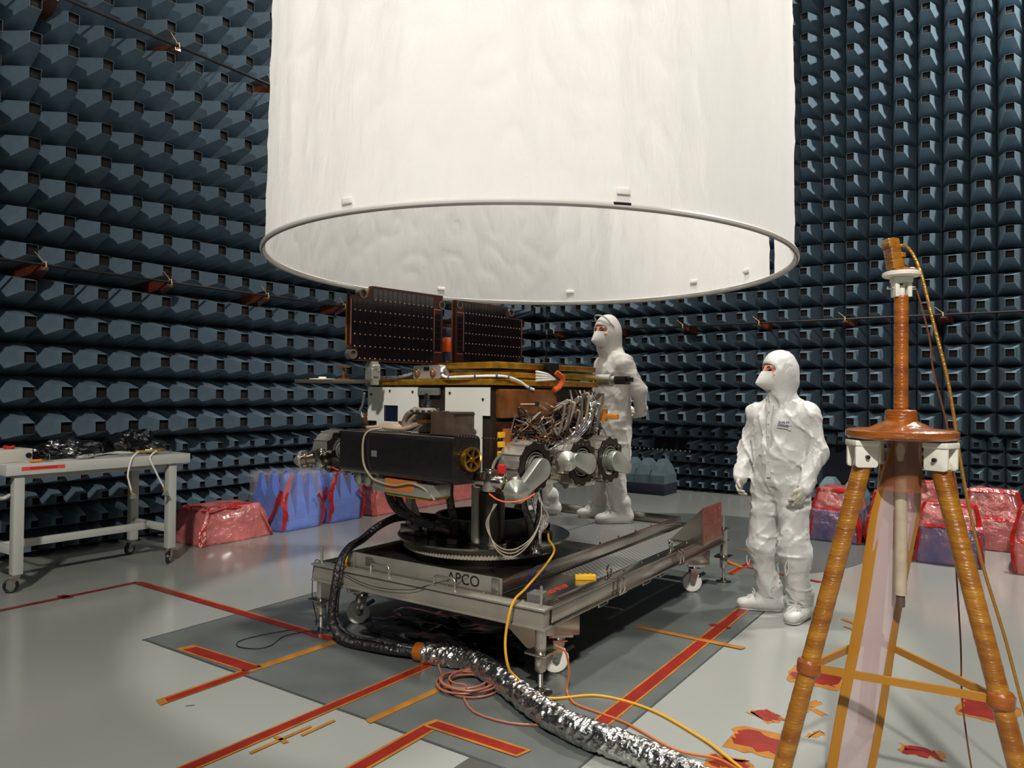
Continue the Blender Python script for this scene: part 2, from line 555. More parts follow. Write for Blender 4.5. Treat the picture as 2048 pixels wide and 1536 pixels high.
for deg in (-88, -42, 20, 50, 70, 110, 150):
    a = math.radians(deg)
    d = Vector((math.cos(a), math.sin(a), 0)); t = Vector((-math.sin(a), math.cos(a), 0))
    b = MB()
    c = d * (CUR_R - 0.006) + Vector((0, 0, 0.085))
    b.add([c - t * 0.035 - Vector((0, 0, 0.014)), c + t * 0.035 - Vector((0, 0, 0.014)), c + t * 0.035 + Vector((0, 0, 0.014)), c - t * 0.035 + Vector((0, 0, 0.014)),
           c - t * 0.035 - Vector((0, 0, 0.014)) - d * 0.03, c + t * 0.035 - Vector((0, 0, 0.014)) - d * 0.03, c + t * 0.035 + Vector((0, 0, 0.014)) - d * 0.03, c - t * 0.035 + Vector((0, 0, 0.014)) - d * 0.03],
          [(0, 1, 2, 3), (7, 6, 5, 4), (0, 1, 5, 4), (1, 2, 6, 5), (2, 3, 7, 6), (3, 0, 4, 7)])
    b.build('fastening_tab', m_velcro, T, bevel=0.004)
# splice of the hoop
a0 = math.radians(-42.5)
b = MB()
b.tube([( (CUR_R + 0.009) * math.cos(a0 + k * 0.006), (CUR_R + 0.009) * math.sin(a0 + k * 0.006), 0.006 + hoop_z(CUR_R * math.cos(a0), CUR_R * math.sin(a0))) for k in range(-4, 5)], 0.0075, 8)
b.build('hoop_splice', mat('splice_dark', (45, 42, 40), 0.4, 0.6), T)
# suspension lines from the tent top to the ceiling
for k in range(4):
    a = PI / 4 + k * PI / 2
    MB().cone((1.6 * math.cos(a), 1.6 * math.sin(a), TOPZ), (0.1 * math.cos(a), 0.1 * math.sin(a), ROOM_Z - CUR_H), 0.008, n=6).build('suspension_line', m_rail, T)
# ------------------------------------------------------------------ stainless transport trolley
m_steel = mat('stainless', (196, 192, 182), 0.22, 0.85, vary=(5, 0.12), bump=(40, 0.03))
m_steelp = mat('stainless_plate', (178, 173, 163), 0.2, 1.0, vary=(4, 0.15))
m_chrome = mat('chrome', (205, 200, 190), 0.12, 1.0)
m_darkst = mat('dark_steel', (70, 66, 62), 0.35, 0.8, vary=(6, 0.2))
m_white = mat('white_nylon', (226, 222, 212), 0.4)
m_black = mat('black_plastic', (18, 18, 19), 0.4)
m_yel = mat('yellow_plastic', (222, 172, 30), 0.4)
m_redp = mat('red_paint', (200, 40, 36), 0.5)
m_blkpen = mat('black_marker', (16, 16, 22), 0.5)
m_blupen = mat('blue_marker', (32, 40, 120), 0.5)
# raised tread pattern
m_tread = mat('tread_plate', (172, 171, 166), 0.28, 0.6)
nt = m_tread.node_tree
tc = nt.nodes.new('ShaderNodeTexCoord')
mp = nt.nodes.new('ShaderNodeMapping'); mp.inputs['Rotation'].default_value = (0, 0, PI / 4); mp.inputs['Scale'].default_value = (34, 34, 34)
sep = nt.nodes.new('ShaderNodeTexChecker'); sep.inputs['Scale'].default_value = 1.0
vo = nt.nodes.new('ShaderNodeTexVoronoi'); vo.inputs['Scale'].default_value = 1.0; vo.inputs['Randomness'].default_value = 0.0
bp = nt.nodes.new('ShaderNodeBump'); bp.inputs['Strength'].default_value = 1.0; bp.inputs['Distance'].default_value = 0.012; bp.invert = True
rt = nt.nodes.new('ShaderNodeValToRGB'); rt.color_ramp.elements[0].position = 0.3; rt.color_ramp.elements[0].color = (0.62, 0.61, 0.58, 1); rt.color_ramp.elements[1].position = 0.5; rt.color_ramp.elements[1].color = (0.2, 0.2, 0.195, 1)
nt.links.new(vo.outputs['Distance'], rt.inputs['Fac']); nt.links.new(rt.outputs['Color'], nt.nodes['Principled BSDF'].inputs['Base Color'])
nt.links.new(tc.outputs['Object'], mp.inputs['Vector']); nt.links.new(mp.outputs['Vector'], vo.inputs['Vector'])
nt.links.new(vo.outputs['Distance'], bp.inputs['Height']); nt.links.new(bp.outputs['Normal'], nt.nodes['Principled BSDF'].inputs['Normal'])

TR = thing('transport_trolley', 'low stainless steel transport trolley on white castors, carrying the rover', 'trolley', (-2.785, 4.5, 0))
def L(x, y, z): return (x + 2.785, y - 4.5, z)
X0, X1, Y0, Y1 = -3.63, -1.94, 3.14, 5.98
ZB, ZT = 0.325, 0.432
def chan(name, x0, x1, y0, y1, side):
    """box beam with lips top and bottom"""
    b = MB()
    b.span(*[q for q in (x0 + 2.785, x1 + 2.785, y0 - 4.5, y1 - 4.5)], ZB + 0.012, ZT - 0.012)
    e = 0.012
    b.span(x0 + 2.785 - e, x1 + 2.785 + e, y0 - 4.5 - e, y1 - 4.5 + e, ZT - 0.012, ZT)
    b.span(x0 + 2.785 - e, x1 + 2.785 + e, y0 - 4.5 - e, y1 - 4.5 + e, ZB, ZB + 0.012)
    o = b.build(name, m_steelp, TR, bevel=0.003)
    return o
chan('front_beam', X0, X1, Y0, Y0 + 0.06, 0).data.materials[0] = mat('beam_brushed', (170, 166, 154), 0.34, 0.6, vary=(5, 0.14))
chan('rear_beam', X0, X1, Y1 - 0.06, Y1, 0)
chan('side_beam', X0, X0 + 0.06, Y0 + 0.085, Y1 - 0.085, 0)
sb = chan('side_beam', X1 - 0.06, X1, Y0 + 0.085, Y1 - 0.085, 0)
# deck plates between frame and tray
for (x0, x1, y0, y1, m) in ((-3.545, -1.985, 3.225, 3.27, m_steelp), (-2.27, -2.015, 3.285, 3.86, m_steelp), (-2.27, -2.015, 3.87, 5.86, m_tread), (-3.545, -3.475, 3.28, 5.86, m_steelp)):
    MB().span(x0 + 2.785, x1 + 2.785, y0 - 4.5, y1 - 4.5, 0.412, 0.422).build('deck_plate', m, TR, smooth=False)
# inner tray: upright rim and tread floor
tx0, tx1, ty0, ty1 = -3.455, -2.29, 3.275, 5.86
for (x0, x1, y0, y1) in ((tx0, tx1, ty0, ty0 + 0.012), (tx0, tx1, ty1 - 0.012, ty1), (tx0, tx0 + 0.012, ty0 + 0.014, ty1 - 0.014), (tx1 - 0.012, tx1, ty0 + 0.014, ty1 - 0.014)):
    b = MB().span(x0 + 2.785, x1 + 2.785, y0 - 4.5, y1 - 4.5, 0.405, 0.505)
    horiz = (x1 - x0) > (y1 - y0)
    dx, dy = (0, 0.022) if horiz else (0.022, 0)
    sx = 1 if x0 > -2.8 else -1
    sy = 1 if y0 > 4.5 else -1
    b.span(x0 + 2.785 + (sx * dx if not horiz else 0), x1 + 2.785 + (sx * dx if not horiz else 0), y0 - 4.5 + sy * dy, y1 - 4.5 + sy * dy, 0.405, 0.418)
    b.build('tray_rim', mat('beam_brushed', (170, 166, 154)) if y0 < 3.28 and horiz else m_steelp, TR, bevel=0.002)
for (x0, x1, y0, y1, m) in ((tx0 + .014, tx1 - .014, ty0 + .014, 4.72, m_darkst), (tx0 + .014, -2.93, 4.73, 5.84, m_tread), (-2.92, tx1 - .014, 4.73, 5.84, m_tread)):
    MB().span(x0 + 2.785, x1 + 2.785, y0 - 4.5, y1 - 4.5, 0.418, 0.43).build('tray_floor', m, TR, smooth=False)
# corner post of tray
for (x, y) in ((tx1 - 0.03, ty0 - 0.012), (tx0 + 0.03, ty0 - 0.012)):
    MB().box(L(x, y, 0.455), (0.05, 0.016, 0.1)).build('tray_corner', m_steel, TR, bevel=0.004)
# bolts on the deck lips
b = MB()
for k in range(10):
    b.cone(L(-1.975, 3.35 + k * 0.26, 0.43), L(-1.975, 3.35 + k * 0.26, 0.442), 0.008, n=8)
for k in range(6):
    b.cone(L(-3.35 + k * 0.25, 3.20, 0.43), L(-3.35 + k * 0.25, 3.20, 0.442), 0.008, n=8)
for k in range(7):
    b.cone(L(tx1 - 0.022, 3.9 + k * 0.28, 0.43), L(tx1 - 0.022, 3.9 + k * 0.28, 0.512), 0.006, n=8)
stuff(b.build('bolts', m_chrome, TR))
# front lifting handles
for x in (-3.09, -2.60):
    p = [L(x - 0.075, 3.17, 0.425), L(x - 0.075, 3.17, 0.472), L(x - 0.068, 3.17, 0.484), L(x - 0.055, 3.17, 0.49), L(x + 0.055, 3.17, 0.49), L(x + 0.068, 3.17, 0.484), L(x + 0.075, 3.17, 0.472), L(x + 0.075, 3.17, 0.425)]
    MB().tube(p, 0.0075, 10).build('handle', m_steel, TR)
# lifting eyes with side loops
for y in (3.95, 4.89):
    e = MB()
    e.cone(L(-1.985, y, 0.43), L(-1.985, y, 0.448), 0.018, 0.012, 12)
    e.tube([L(-1.985, y + 0.026 * math.sin(2 * PI * k / 20), 0.472 + 0.026 * math.cos(2 * PI * k / 20)) for k in range(20)], 0.007, 8, closed=True)
    e.build('lifting_eye', m_chrome, TR)
    e = MB()
    for dy in (0.0, 0.055):
        e.tube([L(-1.935, y + dy, 0.43), L(-1.915, y + dy, 0.415), L(-1.912, y + dy, 0.36), L(-1.918, y + dy, 0.335), L(-1.94, y + dy, 0.33)], 0.006, 8)
    e.tube([L(-1.912, y - 0.02, 0.336), L(-1.912, y + 0.075, 0.336)], 0.006, 8)
    e.build('side_loop', m_chrome, TR)
for y in (3.75, 4.35, 4.62):
    MB().tube([L(-1.95, y, 0.33), L(-1.95, y, 0.30), L(-1.95, y + 0.11, 0.30), L(-1.95, y + 0.11, 0.33)], 0.004, 6).build('wire_hook', m_chrome, TR)
# end stop: perforated plate with gusset
def perforated(w, h, nx, ny, r, t):
    b = MB()
    cw, ch = w / nx, h / ny
    for i in range(nx):
        for j in range(ny):
            cx, cy = (i + 0.5) * cw, (j + 0.5) * ch
            sq = [(cx + cw / 2 * a, cy + ch / 2 * c) for a, c in ((1, 0), (1, 1), (0, 1), (-1, 1), (-1, 0), (-1, -1), (0, -1), (1, -1))]
            ho = [(cx + r * math.cos(PI / 4 * k), cy + r * math.sin(PI / 4 * k)) for k in range(8)]
            vs = [(p[0], p[1], z) for z in (0, t) for p in sq + ho]
            fs = []
            for k in range(8):
                l = (k + 1) % 8
                fs += [(k, l, 8 + l, 8 + k), (16 + k, 24 + k, 24 + l, 16 + l), (8 + k, 8 + l, 24 + l, 24 + k)]
            b.add(vs, fs)
    b.add([(0, 0, 0), (w, 0, 0), (w, h, 0), (0, h, 0), (0, 0, t), (w, 0, t), (w, h, t), (0, h, t)], [(0, 1, 5, 4), (1, 2, 6, 5), (2, 3, 7, 6), (3, 0, 4, 7)])
    return b
m_redrefl = mat('stop_plate_red_reflection', (176, 120, 104), 0.3, 0.85, vary=(9, 0.2))  # red reflection on the metal plate, put into its base colour
es = perforated(0.38, 0.26, 4, 3, 0.016, 0.012).build('end_stop_plate', m_redrefl, TR, smooth=False)
es.matrix_local = frame(L(-1.87, 5.2, 0.433), (0, 1, 0), (0, 0, 1))
for y in (5.2, 5.555):
    g = MB().prism([(0, 0), (0.25, 0), (0.0, 0.255)], 0.012).build('gusset', m_steelp, TR, smooth=False)
    g.matrix_local = frame(L(-1.873, y + 0.012, 0.433), (-1, 0, 0), (0, 0, 1))
MB().span(*[q for q in (-2.13 + 2.785, -1.858 + 2.785)], 5.19 - 4.5, 5.6 - 4.5, 0.423, 0.433).build('end_stop_base', m_steelp, TR, smooth=False)

# screw jacks at the four corners
def jack(x, y):
    g = bpy.data.objects.new('levelling_jack', None); COL.objects.link(g); g.parent = TR; g.location = L(x, y, 0)
    MB().cone((0, 0, 0.33), (0, 0, 0.425), 0.031, n=20).cone((0, 0, 0.215), (0, 0, 0.33), 0.029, n=20).build('sleeve', m_steel, g)
    b = MB()
    b.lathe([(0.0, 0.335), (0.038, 0.335), (0.038, 0.322), (0.031, 0.318)], n=20)
    b.build('collar', m_chrome, g)
    MB().box((0, 0, 0.207), (0.12, 0.12, 0.014)).build('flange', m_chrome, g, bevel=0.003)
    MB().lathe([(0.027, 0.2), (0.03, 0.195), (0.03, 0.12), (0.026, 0.112), (0.02, 0.108)], n=20).build('housing', m_steel, g)
    b = MB()
    pr = []
    for k in range(13):
        pr += [(0.0105, 0.03 + k * 0.0062), (0.013, 0.033 + k * 0.0062)]
    b.lathe(pr, n=14)
    b.cone((0, 0, 0.43), (0, 0, 0.535), 0.0075, n=10)
    b.build('screw', m_steel, g)
    MB().lathe([(0.062, 0.0), (0.062, 0.006), (0.026, 0.013), (0.02, 0.03), (0.008, 0.036)], n=24).build('foot_pad', m_chrome, g)
for (x, y) in ((-1.975, 3.175), (-3.595, 3.175), (-1.955, 5.93), (-3.6, 5.93)):
    jack(x, y)
# castors
def castor(x, y, ang):
    g = bpy.data.objects.new('castor', None); COL.objects.link(g); g.parent = TR; g.location = L(x, y, 0); g.rotation_euler = (0, 0, ang)
    b = MB()
    b.lathe([(0.0, -0.019), (0.03, -0.019), (0.034, -0.014), (0.055, -0.018), (0.071, -0.017), (0.0755, -0.012), (0.0755, 0.012), (0.071, 0.017), (0.055, 0.018), (0.034, 0.014), (0.03, 0.019), (0.0, 0.019)], (0.02, 0, 0.0765), (0, 1, 0), 28)
    b.build('wheel', m_white, g)
    b = MB()
    for s in (-1, 1):
        b.prism([(-0.03, 0.175), (0.035, 0.175), (0.04, 0.07), (0.02, 0.055), (0.003, 0.065)], 0.005, frame((0, s * 0.03 + 0.0025, 0), (1, 0, 0), (0, 0, 1)))
    b.box((0, 0, 0.178), (0.08, 0.075, 0.008))
    b.cone((0, 0, 0.182), (0, 0, 0.205), 0.036, 0.04, 18)
    b.box((0, 0, 0.21), (0.13, 0.12, 0.012))
    b.cone((0.02, -0.042, 0.0765), (0.02, 0.042, 0.0765), 0.011, n=10)
    b.build('fork', m_chrome, g)
    b = MB()
    b.box((-0.055, 0, 0.13), (0.06, 0.05, 0.01), Matrix.Rotation(0.5, 3, 'Y'))
    b.build('brake_lever', m_darkst, g)
    b = MB()
    b.box((0, 0, 0.272), (0.2, 0.14, 0.11))
    b.build('mounting_box', m_steelp, g, bevel=0.006)
castor(-2.045, 3.47, 3.9)
castor(-3.52, 3.45, 4.1)
castor(-2.04, 5.5, 3.8)
castor(-3.5, 5.6, 1.2)
# gusset under the front corner
for sx, x in ((1, -2.0), (-1, -3.57)):
    g = MB().prism([(0, 0), (0.2, 0), (0.05, -0.11), (0, -0.11)], 0.012).build('corner_gusset', m_steelp, TR, smooth=False)
    g.matrix_local = frame(L(x, 3.16, 0.325), (-sx, 0, 0), (0, 0, 1))
# hand lettering
text_part('lettering_front', 'APCO', 0.085, m_blkpen, TR, frame(L(-2.55, 3.2735, 0.462), (1, 0, 0), (0.25, 0, 1)))
text_part('lettering_side', 'APCO', 0.075, m_blupen, TR, frame(L(-2.2885, 3.62, 0.462), (0, 1, 0), (0, 0.25, 1)))
text_part('lettering_deck', 'NO STEP', 0.06, m_redp, TR, frame(L(-2.1, 3.54, 0.4225), (0, 1, 0), (-1, 0, 0)))
b = MB()
for k in range(6):
    b.span(-0.53, -0.53 + 0.06 + 0.012 * ((k * 5) % 4), -1.2265, -1.2262, 0.485 - k * 0.0095, 0.489 - k * 0.0095)
stuff(b.build('printed_lines', m_blkpen, TR, smooth=False))

# bits left lying on the trolley
y1 = tag(MB().box((0, 0, 0.014), (0.12, 0.035, 0.028)).box((-0.03, 0, 0.031), (0.016, 0.014, 0.006)).box((0, 0, 0.031), (0.016, 0.014, 0.006)).box((0.03, 0, 0.031), (0.016, 0.014, 0.006)).build('yellow_block', m_yel, None, bevel=0.003), 'small yellow plastic block on the tread plate beside the red lettering', 'block')
y1.location = (-2.08, 3.83, 0.4225); y1.rotation_euler = (0, 0, 0.6)
y2 = tag(MB().box((0, 0, 0.016), (0.05, 0.04, 0.032)).box((0, -0.021, 0.02), (0.02, 0.003, 0.012)).box((0.0, 0, 0.036), (0.03, 0.02, 0.008)).build('yellow_clamp', m_yel, None, bevel=0.003), 'small yellow clamp block on the trolley corner next to the thin black wire', 'clamp')
y2.location = (-3.51, 3.33, 0.4225); y2.rotation_euler = (0, 0, 0.4)
m_clear = mat('clear_acrylic', (205, 205, 200), 0.08, trans=0.85, alpha=0.75)
cb_ = thing('acrylic_box', 'small clear acrylic box on the trolley corner', 'box', (-2.06, 3.27, 0.4225), 0.1)
b = MB()
for s in (-1, 1):
    b.box((s * 0.034, 0, 0.023), (0.004, 0.09, 0.044)); b.box((0, s * 0.043, 0.023), (0.064, 0.004, 0.044))
b.box((0, 0, 0.047), (0.074, 0.094, 0.004))
b.build('shell', m_clear, cb_, smooth=False)
MB().box((0, 0, 0.012), (0.05, 0.07, 0.02)).build('contents', m_darkst, cb_, bevel=0.002)
MB().cone((0, 0, 0.023), (0, 0, 0.044), 0.006, n=8).build('pin', m_chrome, cb_)

# ------------------------------------------------------------------ turntable stand on the trolley
RC = (-2.98, 4.05)
ST = thing('turntable_stand', 'toothed steel turntable ring with upright posts, set into the trolley under the rover', 'stand', (RC[0], RC[1], 0.4905))
m_ring = mat('ring_metal', (190, 184, 166), 0.34, 0.45, vary=(6, 0.1))
MB().lathe([(0.3, -0.06), (0.47, -0.06), (0.47, 0.0), (0.3, 0.0)], n=64, closed=True).build('base_drum', m_darkst, ST)
b = MB()
b.lathe([(0.34, 0.0), (0.53, 0.0), (0.53, 0.035), (0.545, 0.04), (0.545, 0.062), (0.34, 0.062)], n=96, closed=True)
b.build('ring', m_ring, ST)
b = MB()
for k in range(150):
    a = 2 * PI * k / 150
    c = Vector((math.cos(a), math.sin(a), 0)); t = Vector((-math.sin(a), math.cos(a), 0))
    b.box(c * 0.5345 + Vector((0, 0, 0.022)), (0.011, 0.011, 0.034), Matrix((c, t, Vector((0, 0, 1)))).transposed())
tt = b.build('teeth', m_ring, ST, smooth=False)
tt['kind'] = 'stuff'
b = MB()
b.lathe([(0.40, 0.064), (0.58, 0.064), (0.58, 0.076), (0.40, 0.076)], n=48, closed=True)
b.build('top_ring', m_steelp, ST, bevel=0.0)
b = MB()
b.lathe([(0.30, 0.02), (0.33, 0.02), (0.33, 0.2), (0.3, 0.2)], n=48, closed=True)
b.build('inner_drum', m_darkst, ST)
for k in range(8):
    a = 2 * PI * k / 8 + 0.2
    MB().box((0.42 * math.cos(a), 0.42 * math.sin(a), 0.095), (0.12, 0.07, 0.034), Matrix.Rotation(a, 3, 'Z')).build('clamp_block', m_darkst, ST, bevel=0.003)
m_post = mat('post_metal', (176, 174, 160), 0.4, 0.2)
def post(x, y, h, w, face):
    """upright: flanged bar with a triangular web"""
    b = MB()
    b.box((x, y, 0.078 + h / 2), (w, w * 0.8, h))
    b.build('upright', m_post, ST, bevel=0.004)
    b = MB().prism([(0, 0), (0.12, 0), (0.0, h * 0.55)], 0.01, frame((x + face * w / 2, y + 0.005, 0.078), (face, 0, 0), (0, 0, 1)))
    b.build('web', m_post, ST, smooth=False)
    MB().box((x + face * 0.03, y, 0.084), (w + 0.12, w + 0.03, 0.014)).build('foot_plate', m_steelp, ST, bevel=0.002)
post(-0.415, -0.28, 0.40, 0.055, 1)
post(0.21, -0.37, 0.40, 0.05, 1)
post(0.33, -0.3, 0.40, 0.05, -1)
post(-0.3, 0.40, 0.40, 0.055, 1)
post(0.02, 0.46, 0.40, 0.055, -1)
b = MB().lathe([(0.075, 0.09), (0.085, 0.09), (0.085, 0.4), (0.075, 0.4)], (0.275, -0.3, 0), n=24, closed=True)
b.build('post_drum', m_darkst, ST)
b = MB()
b.box((-0.33, -0.37, 0.11), (0.16, 0.03, 0.06)); b.box((-0.2, -0.37, 0.135), (0.04, 0.02, 0.11))
b.build('angle_bracket', m_steelp, ST, bevel=0.002)
# ------------------------------------------------------------------ planetary rover (local frame: x right, y back, z above the floor)
RV = thing('planetary_rover', 'six-wheeled planetary rover with raised dark solar panels and a black drill box', 'rover', (RC[0], RC[1], 0), math.radians(-8))
m_gold = mat('gold_kapton', (176, 128, 34), 0.3, 0.55, vary=(18, 0.35), bump=(40, 0.2))
m_copperk = mat('copper_kapton', (120, 72, 34), 0.28, 0.35, vary=(9, 0.45), bump=(22, 0.3), coat=0.4)
m_bodyd = mat('body_dark', (34, 26, 20), 0.5, vary=(12, 0.5))
m_wpanel = mat('white_panel', (222, 222, 212), 0.3)
m_drill = mat('carbon_black', (26, 24, 23), 0.28, vary=(30, 0.25), coat=0.25)
m_drilledge = mat('carbon_rivet', (120, 112, 100), 0.4, 0.6)
m_brass = mat('brass', (186, 140, 58), 0.25, 0.9)
m_cell = mat('solar_cell', (15, 7, 7), 0.12, 0.1, vary=(6, 0.4), coat=0.6)
m_cellgap = mat('solar_trace', (64, 28, 22), 0.35, 0.4)
m_pframe = mat('panel_frame', (94, 88, 76), 0.45, 0.3)
m_dot = mat('cell_contact', (235, 225, 205), 0.3, 0.6)
m_silver = mat('silver', (200, 197, 188), 0.16, 1.0)
m_alu = mat('machined_aluminium', (182, 185, 174), 0.3, 0.75)
m_foil = mat('silver_foil', (205, 205, 205), 0.16, 1.0, bump=(34, 0.6), bdist=0.02)
m_cable = mat('braided_cable', (150, 132, 112), 0.55, bump=(160, 0.3))
m_cablew = mat('white_cable', (216, 212, 204), 0.5)
m_cableg = mat('grey_harness', (112, 102, 90), 0.5, 0.1, bump=(120, 0.3))
m_cableb = mat('black_foil_cable', (74, 71, 72), 0.16, 0.85, bump=(38, 0.8), bdist=0.03)
m_blue = mat('blue_tape', (36, 70, 150), 0.5)
m_orangec = mat('orange_tape', (206, 84, 30), 0.4)
m_redc = mat('red_cap', (190, 36, 34), 0.4)
FL, FR, BK = -0.55, 0.575, 0.47

# body
MB().span(-0.56, 0.56, -0.535, 0.46, 1.02, 1.545).build('body', m_bodyd, RV, bevel=0.01)
MB().span(-0.585, 0.59, -0.57, 0.49, 1.552, 1.588).build('deck', m_gold, RV, bevel=0.004)
MB().span(-0.84, -0.4, -0.95, -0.575, 1.562, 1.584).build('deck_wing', m_pframe, RV, bevel=0.003)
# white front plates with cut-outs
def plate(name, pts, y, t, m, hole=None):
    if hole is None:
        b = MB().prism(pts, t)
    else:
        b = MB()
        (a0, c0, a1, c1) = hole
        xs = [p[0] for p in pts]; zs = [p[1] for p in pts]
        x0, x1, z0, z1 = min(xs), max(xs), min(zs), max(zs)
        for (p0, q0, p1, q1) in ((x0, c1, x1, z1), (x0, c0, a0, c1), (a1, c0, x1, c1), (x0 + 0.1, z0, x1, c0)):
            b.prism([(p0, q0), (p1, q0), (p1, q1), (p0, q1)], t)
    o = b.build(name, m, RV, smooth=False)
    o.matrix_local = frame((0, y, 0), (1, 0, 0), (0, 0, 1))
    return o
plate('front_plate', [(-0.57, 1.13), (-0.05, 1.54)], -0.548, 0.006, m_wpanel, hole=(-0.40, 1.315, -0.25, 1.42))
plate('front_plate', [(0.2, 1.54), (0.575, 1.54), (0.575, 1.375), (0.515, 1.375), (0.515, 1.03), (0.455, 1.03), (0.455, 1.2), (0.2, 1.2)], -0.548, 0.006, m_wpanel)
b = MB()
for (x, z) in ((-0.53, 1.49), (-0.33, 1.515), (-0.1, 1.51), (0.245, 1.505), (0.525, 1.47)):
    b.cone((x, -0.555, z), (x, -0.562, z), 0.007, n=8)
stuff(b.build('plate_screws', m_darkst, RV))
MB().span(-0.42, -0.23, -0.545, -0.537, 1.3, 1.44).build('window_back', mat('window_blue_dark', (18, 26, 52), 0.2, coat=0.5), RV, smooth=False)
# gap mechanism between the plates
b = MB()
b.cone((0.04, -0.55, 1.3), (0.04, -0.55, 1.5), 0.032, 0.022, 14)
b.cone((0.04, -0.55, 1.36), (0.04, -0.55, 1.38), 0.04, n=14); b.cone((0.04, -0.55, 1.42), (0.04, -0.55, 1.44), 0.036, n=14)
b.build('hold_down_bolt', m_silver, RV)
MB().span(-0.045, 0.15, -0.565, -0.545, 1.49, 1.535).build('gap_bracket', m_alu, RV, bevel=0.003)
b = MB()
b.box((0.12, -0.57, 1.38), (0.05, 0.05, 0.06)); b.cone((0.1, -0.6, 1.36), (0.16, -0.6, 1.36), 0.02, n=10)
b.build('release_unit', m_silver, RV, bevel=0.004)

# drill box
def rounded(w, h, r, n=4):
    P = []
    for cx, cy, a0 in ((w / 2 - r, h / 2 - r, 0), (-w / 2 + r, h / 2 - r, PI / 2), (-w / 2 + r, -h / 2 + r, PI), (w / 2 - r, -h / 2 + r, 1.5 * PI)):
        for k in range(n + 1):
            a = a0 + PI / 2 * k / n
            P.append((cx + r * math.cos(a), cy + r * math.sin(a)))
    return P
DBX0, DBX1, DBY, DBZ = -0.455, 0.585, -0.745, 1.135
o = MB().prism(rounded(0.215, 0.265, 0.035), DBX1 - DBX0).build('drill_box', m_drill, RV)
o.matrix_local = frame((DBX0, DBY, DBZ), (0, 1, 0), (0, 0, 1))
b = MB()
for k in range(110):
    b.ball((DBX0 + 0.02 + k * 0.0222, DBY - 0.06, DBZ + 0.1335), 0.0035, 6)
stuff(b.build('rivets', m_drilledge, RV))
MB().tube([(DBX0, DBY - 0.098, DBZ + 0.125), (DBX1, DBY - 0.098, DBZ + 0.125)], 0.003, 6).build('edge_trim', m_drilledge, RV)
MB().box((-0.1, DBY - 0.1085, DBZ), (0.052, 0.001, 0.036)).build('nameplate', m_alu, RV, smooth=False)
g = bpy.data.objects.new('drill_end_cap', None); COL.objects.link(g); g.parent = RV; g.location = (DBX1, DBY + 0.012, DBZ + 0.005)
b = MB()
b.lathe([(0.056, 0.0), (0.062, 0.004), (0.062, 0.022), (0.068, 0.026), (0.068, 0.04), (0.054, 0.042), (0.054, 0.02), (0.056, 0.0)], axis=(1, 0, 0), n=32, closed=True)
for k in range(6):
    a = PI / 3 * k + 0.3
    b.bar((0.03, 0, 0), (0.03, 0.056 * math.cos(a), 0.056 * math.sin(a)), 0.014, 0.01)
b.cone((0.01, 0, 0), (0.044, 0, 0), 0.018, 0.014, 12)
b.build('spoked_rim', m_brass, g)
MB().lathe([(0, 0.004), (0.054, 0.004)], axis=(1, 0, 0), n=24).build('cap_floor', m_bodyd, g)
b = MB()
for k in range(10):
    a = PI / 5 * k
    b.cone((0.0, 0.075 * math.cos(a), 0.075 * math.sin(a)), (0.008, 0.075 * math.cos(a), 0.075 * math.sin(a)), 0.005, n=6)
stuff(b.build('cap_screws', m_silver, g))
# box carrier on its right shoulder
b = MB().prism([(0, 0), (0.2, 0), (0.185, 0.04), (0.185, 0.13), (0.005, 0.13), (0.01, 0.04)], 0.17)
o = b.build('drill_shoulder', mat('shoulder_film', (92, 76, 62), 0.3, 0.4, vary=(12, 0.3), coat=0.3), RV, bevel=0.003); o.matrix_local = frame((0.37, DBY + 0.09, DBZ + 0.135), (1, 0, 0), (0, 0, 1))
b = MB()
b.span(0.2, 0.56, DBY - 0.07, DBY + 0.09, DBZ + 0.245, DBZ + 0.256)
b.build('shoulder_plate', m_darkst, RV, bevel=0.002)
b = MB()
for k in range(7):
    b.box((0.2 + k * 0.05, DBY - 0.066, DBZ + 0.262), (0.022, 0.014, 0.014))
stuff(b.build('shoulder_lugs', m_silver, RV, bevel=0.002))
# gimbal motor on top and the braided harness
b = MB()
b.lathe([(0.0, 0), (0.06, 0), (0.068, 0.02), (0.068, 0.06), (0.055, 0.08), (0, 0.08)], (0.2, DBY + 0.04, DBZ + 0.2), n=20)
b.box((0.2, DBY + 0.04, DBZ + 0.17), (0.15, 0.12, 0.06))
b.build('gimbal_motor', m_cableg, RV, bevel=0.006)
rr = random.Random(11)
for k in range(10):
    x0 = 0.2 - 0.02 * k
    z = DBZ + 0.152 + 0.009 * (k % 3)
    pts = [(0.24 - 0.01 * k, DBY - 0.01 + 0.02 * rr.uniform(-1, 1), DBZ + 0.20 + 0.012 * (k % 4)), (0.1 - 0.02 * k, DBY - 0.03 + 0.012 * k, DBZ + 0.155), (-0.06, DBY - 0.04 + 0.014 * k, z), (-0.16, DBY - 0.02 + 0.01 * k, DBZ + 0.154 + 0.006 * (k % 3)), (-0.26 + 0.016 * k, DBY - 0.04 + 0.012 * k, DBZ + 0.148)]
    MB().tube(smooth_path(pts, 6), 0.0125, 7).build('harness_strand', m_cable, RV)
for k in range(3):
    pts = [(0.06, DBY + 0.0 + 0.03 * k, DBZ + 0.15), (0.05, DBY + 0.02 * k, DBZ + 0.2), (0.1, DBY + 0.02 * k, DBZ + 0.25 + 0.01 * k), (0.16, DBY + 0.03 + 0.02 * k, DBZ + 0.24), (0.2, DBY + 0.04, DBZ + 0.2)]
    MB().tube(smooth_path(pts, 8), 0.015, 8).build('harness_loop', m_cableg, RV)
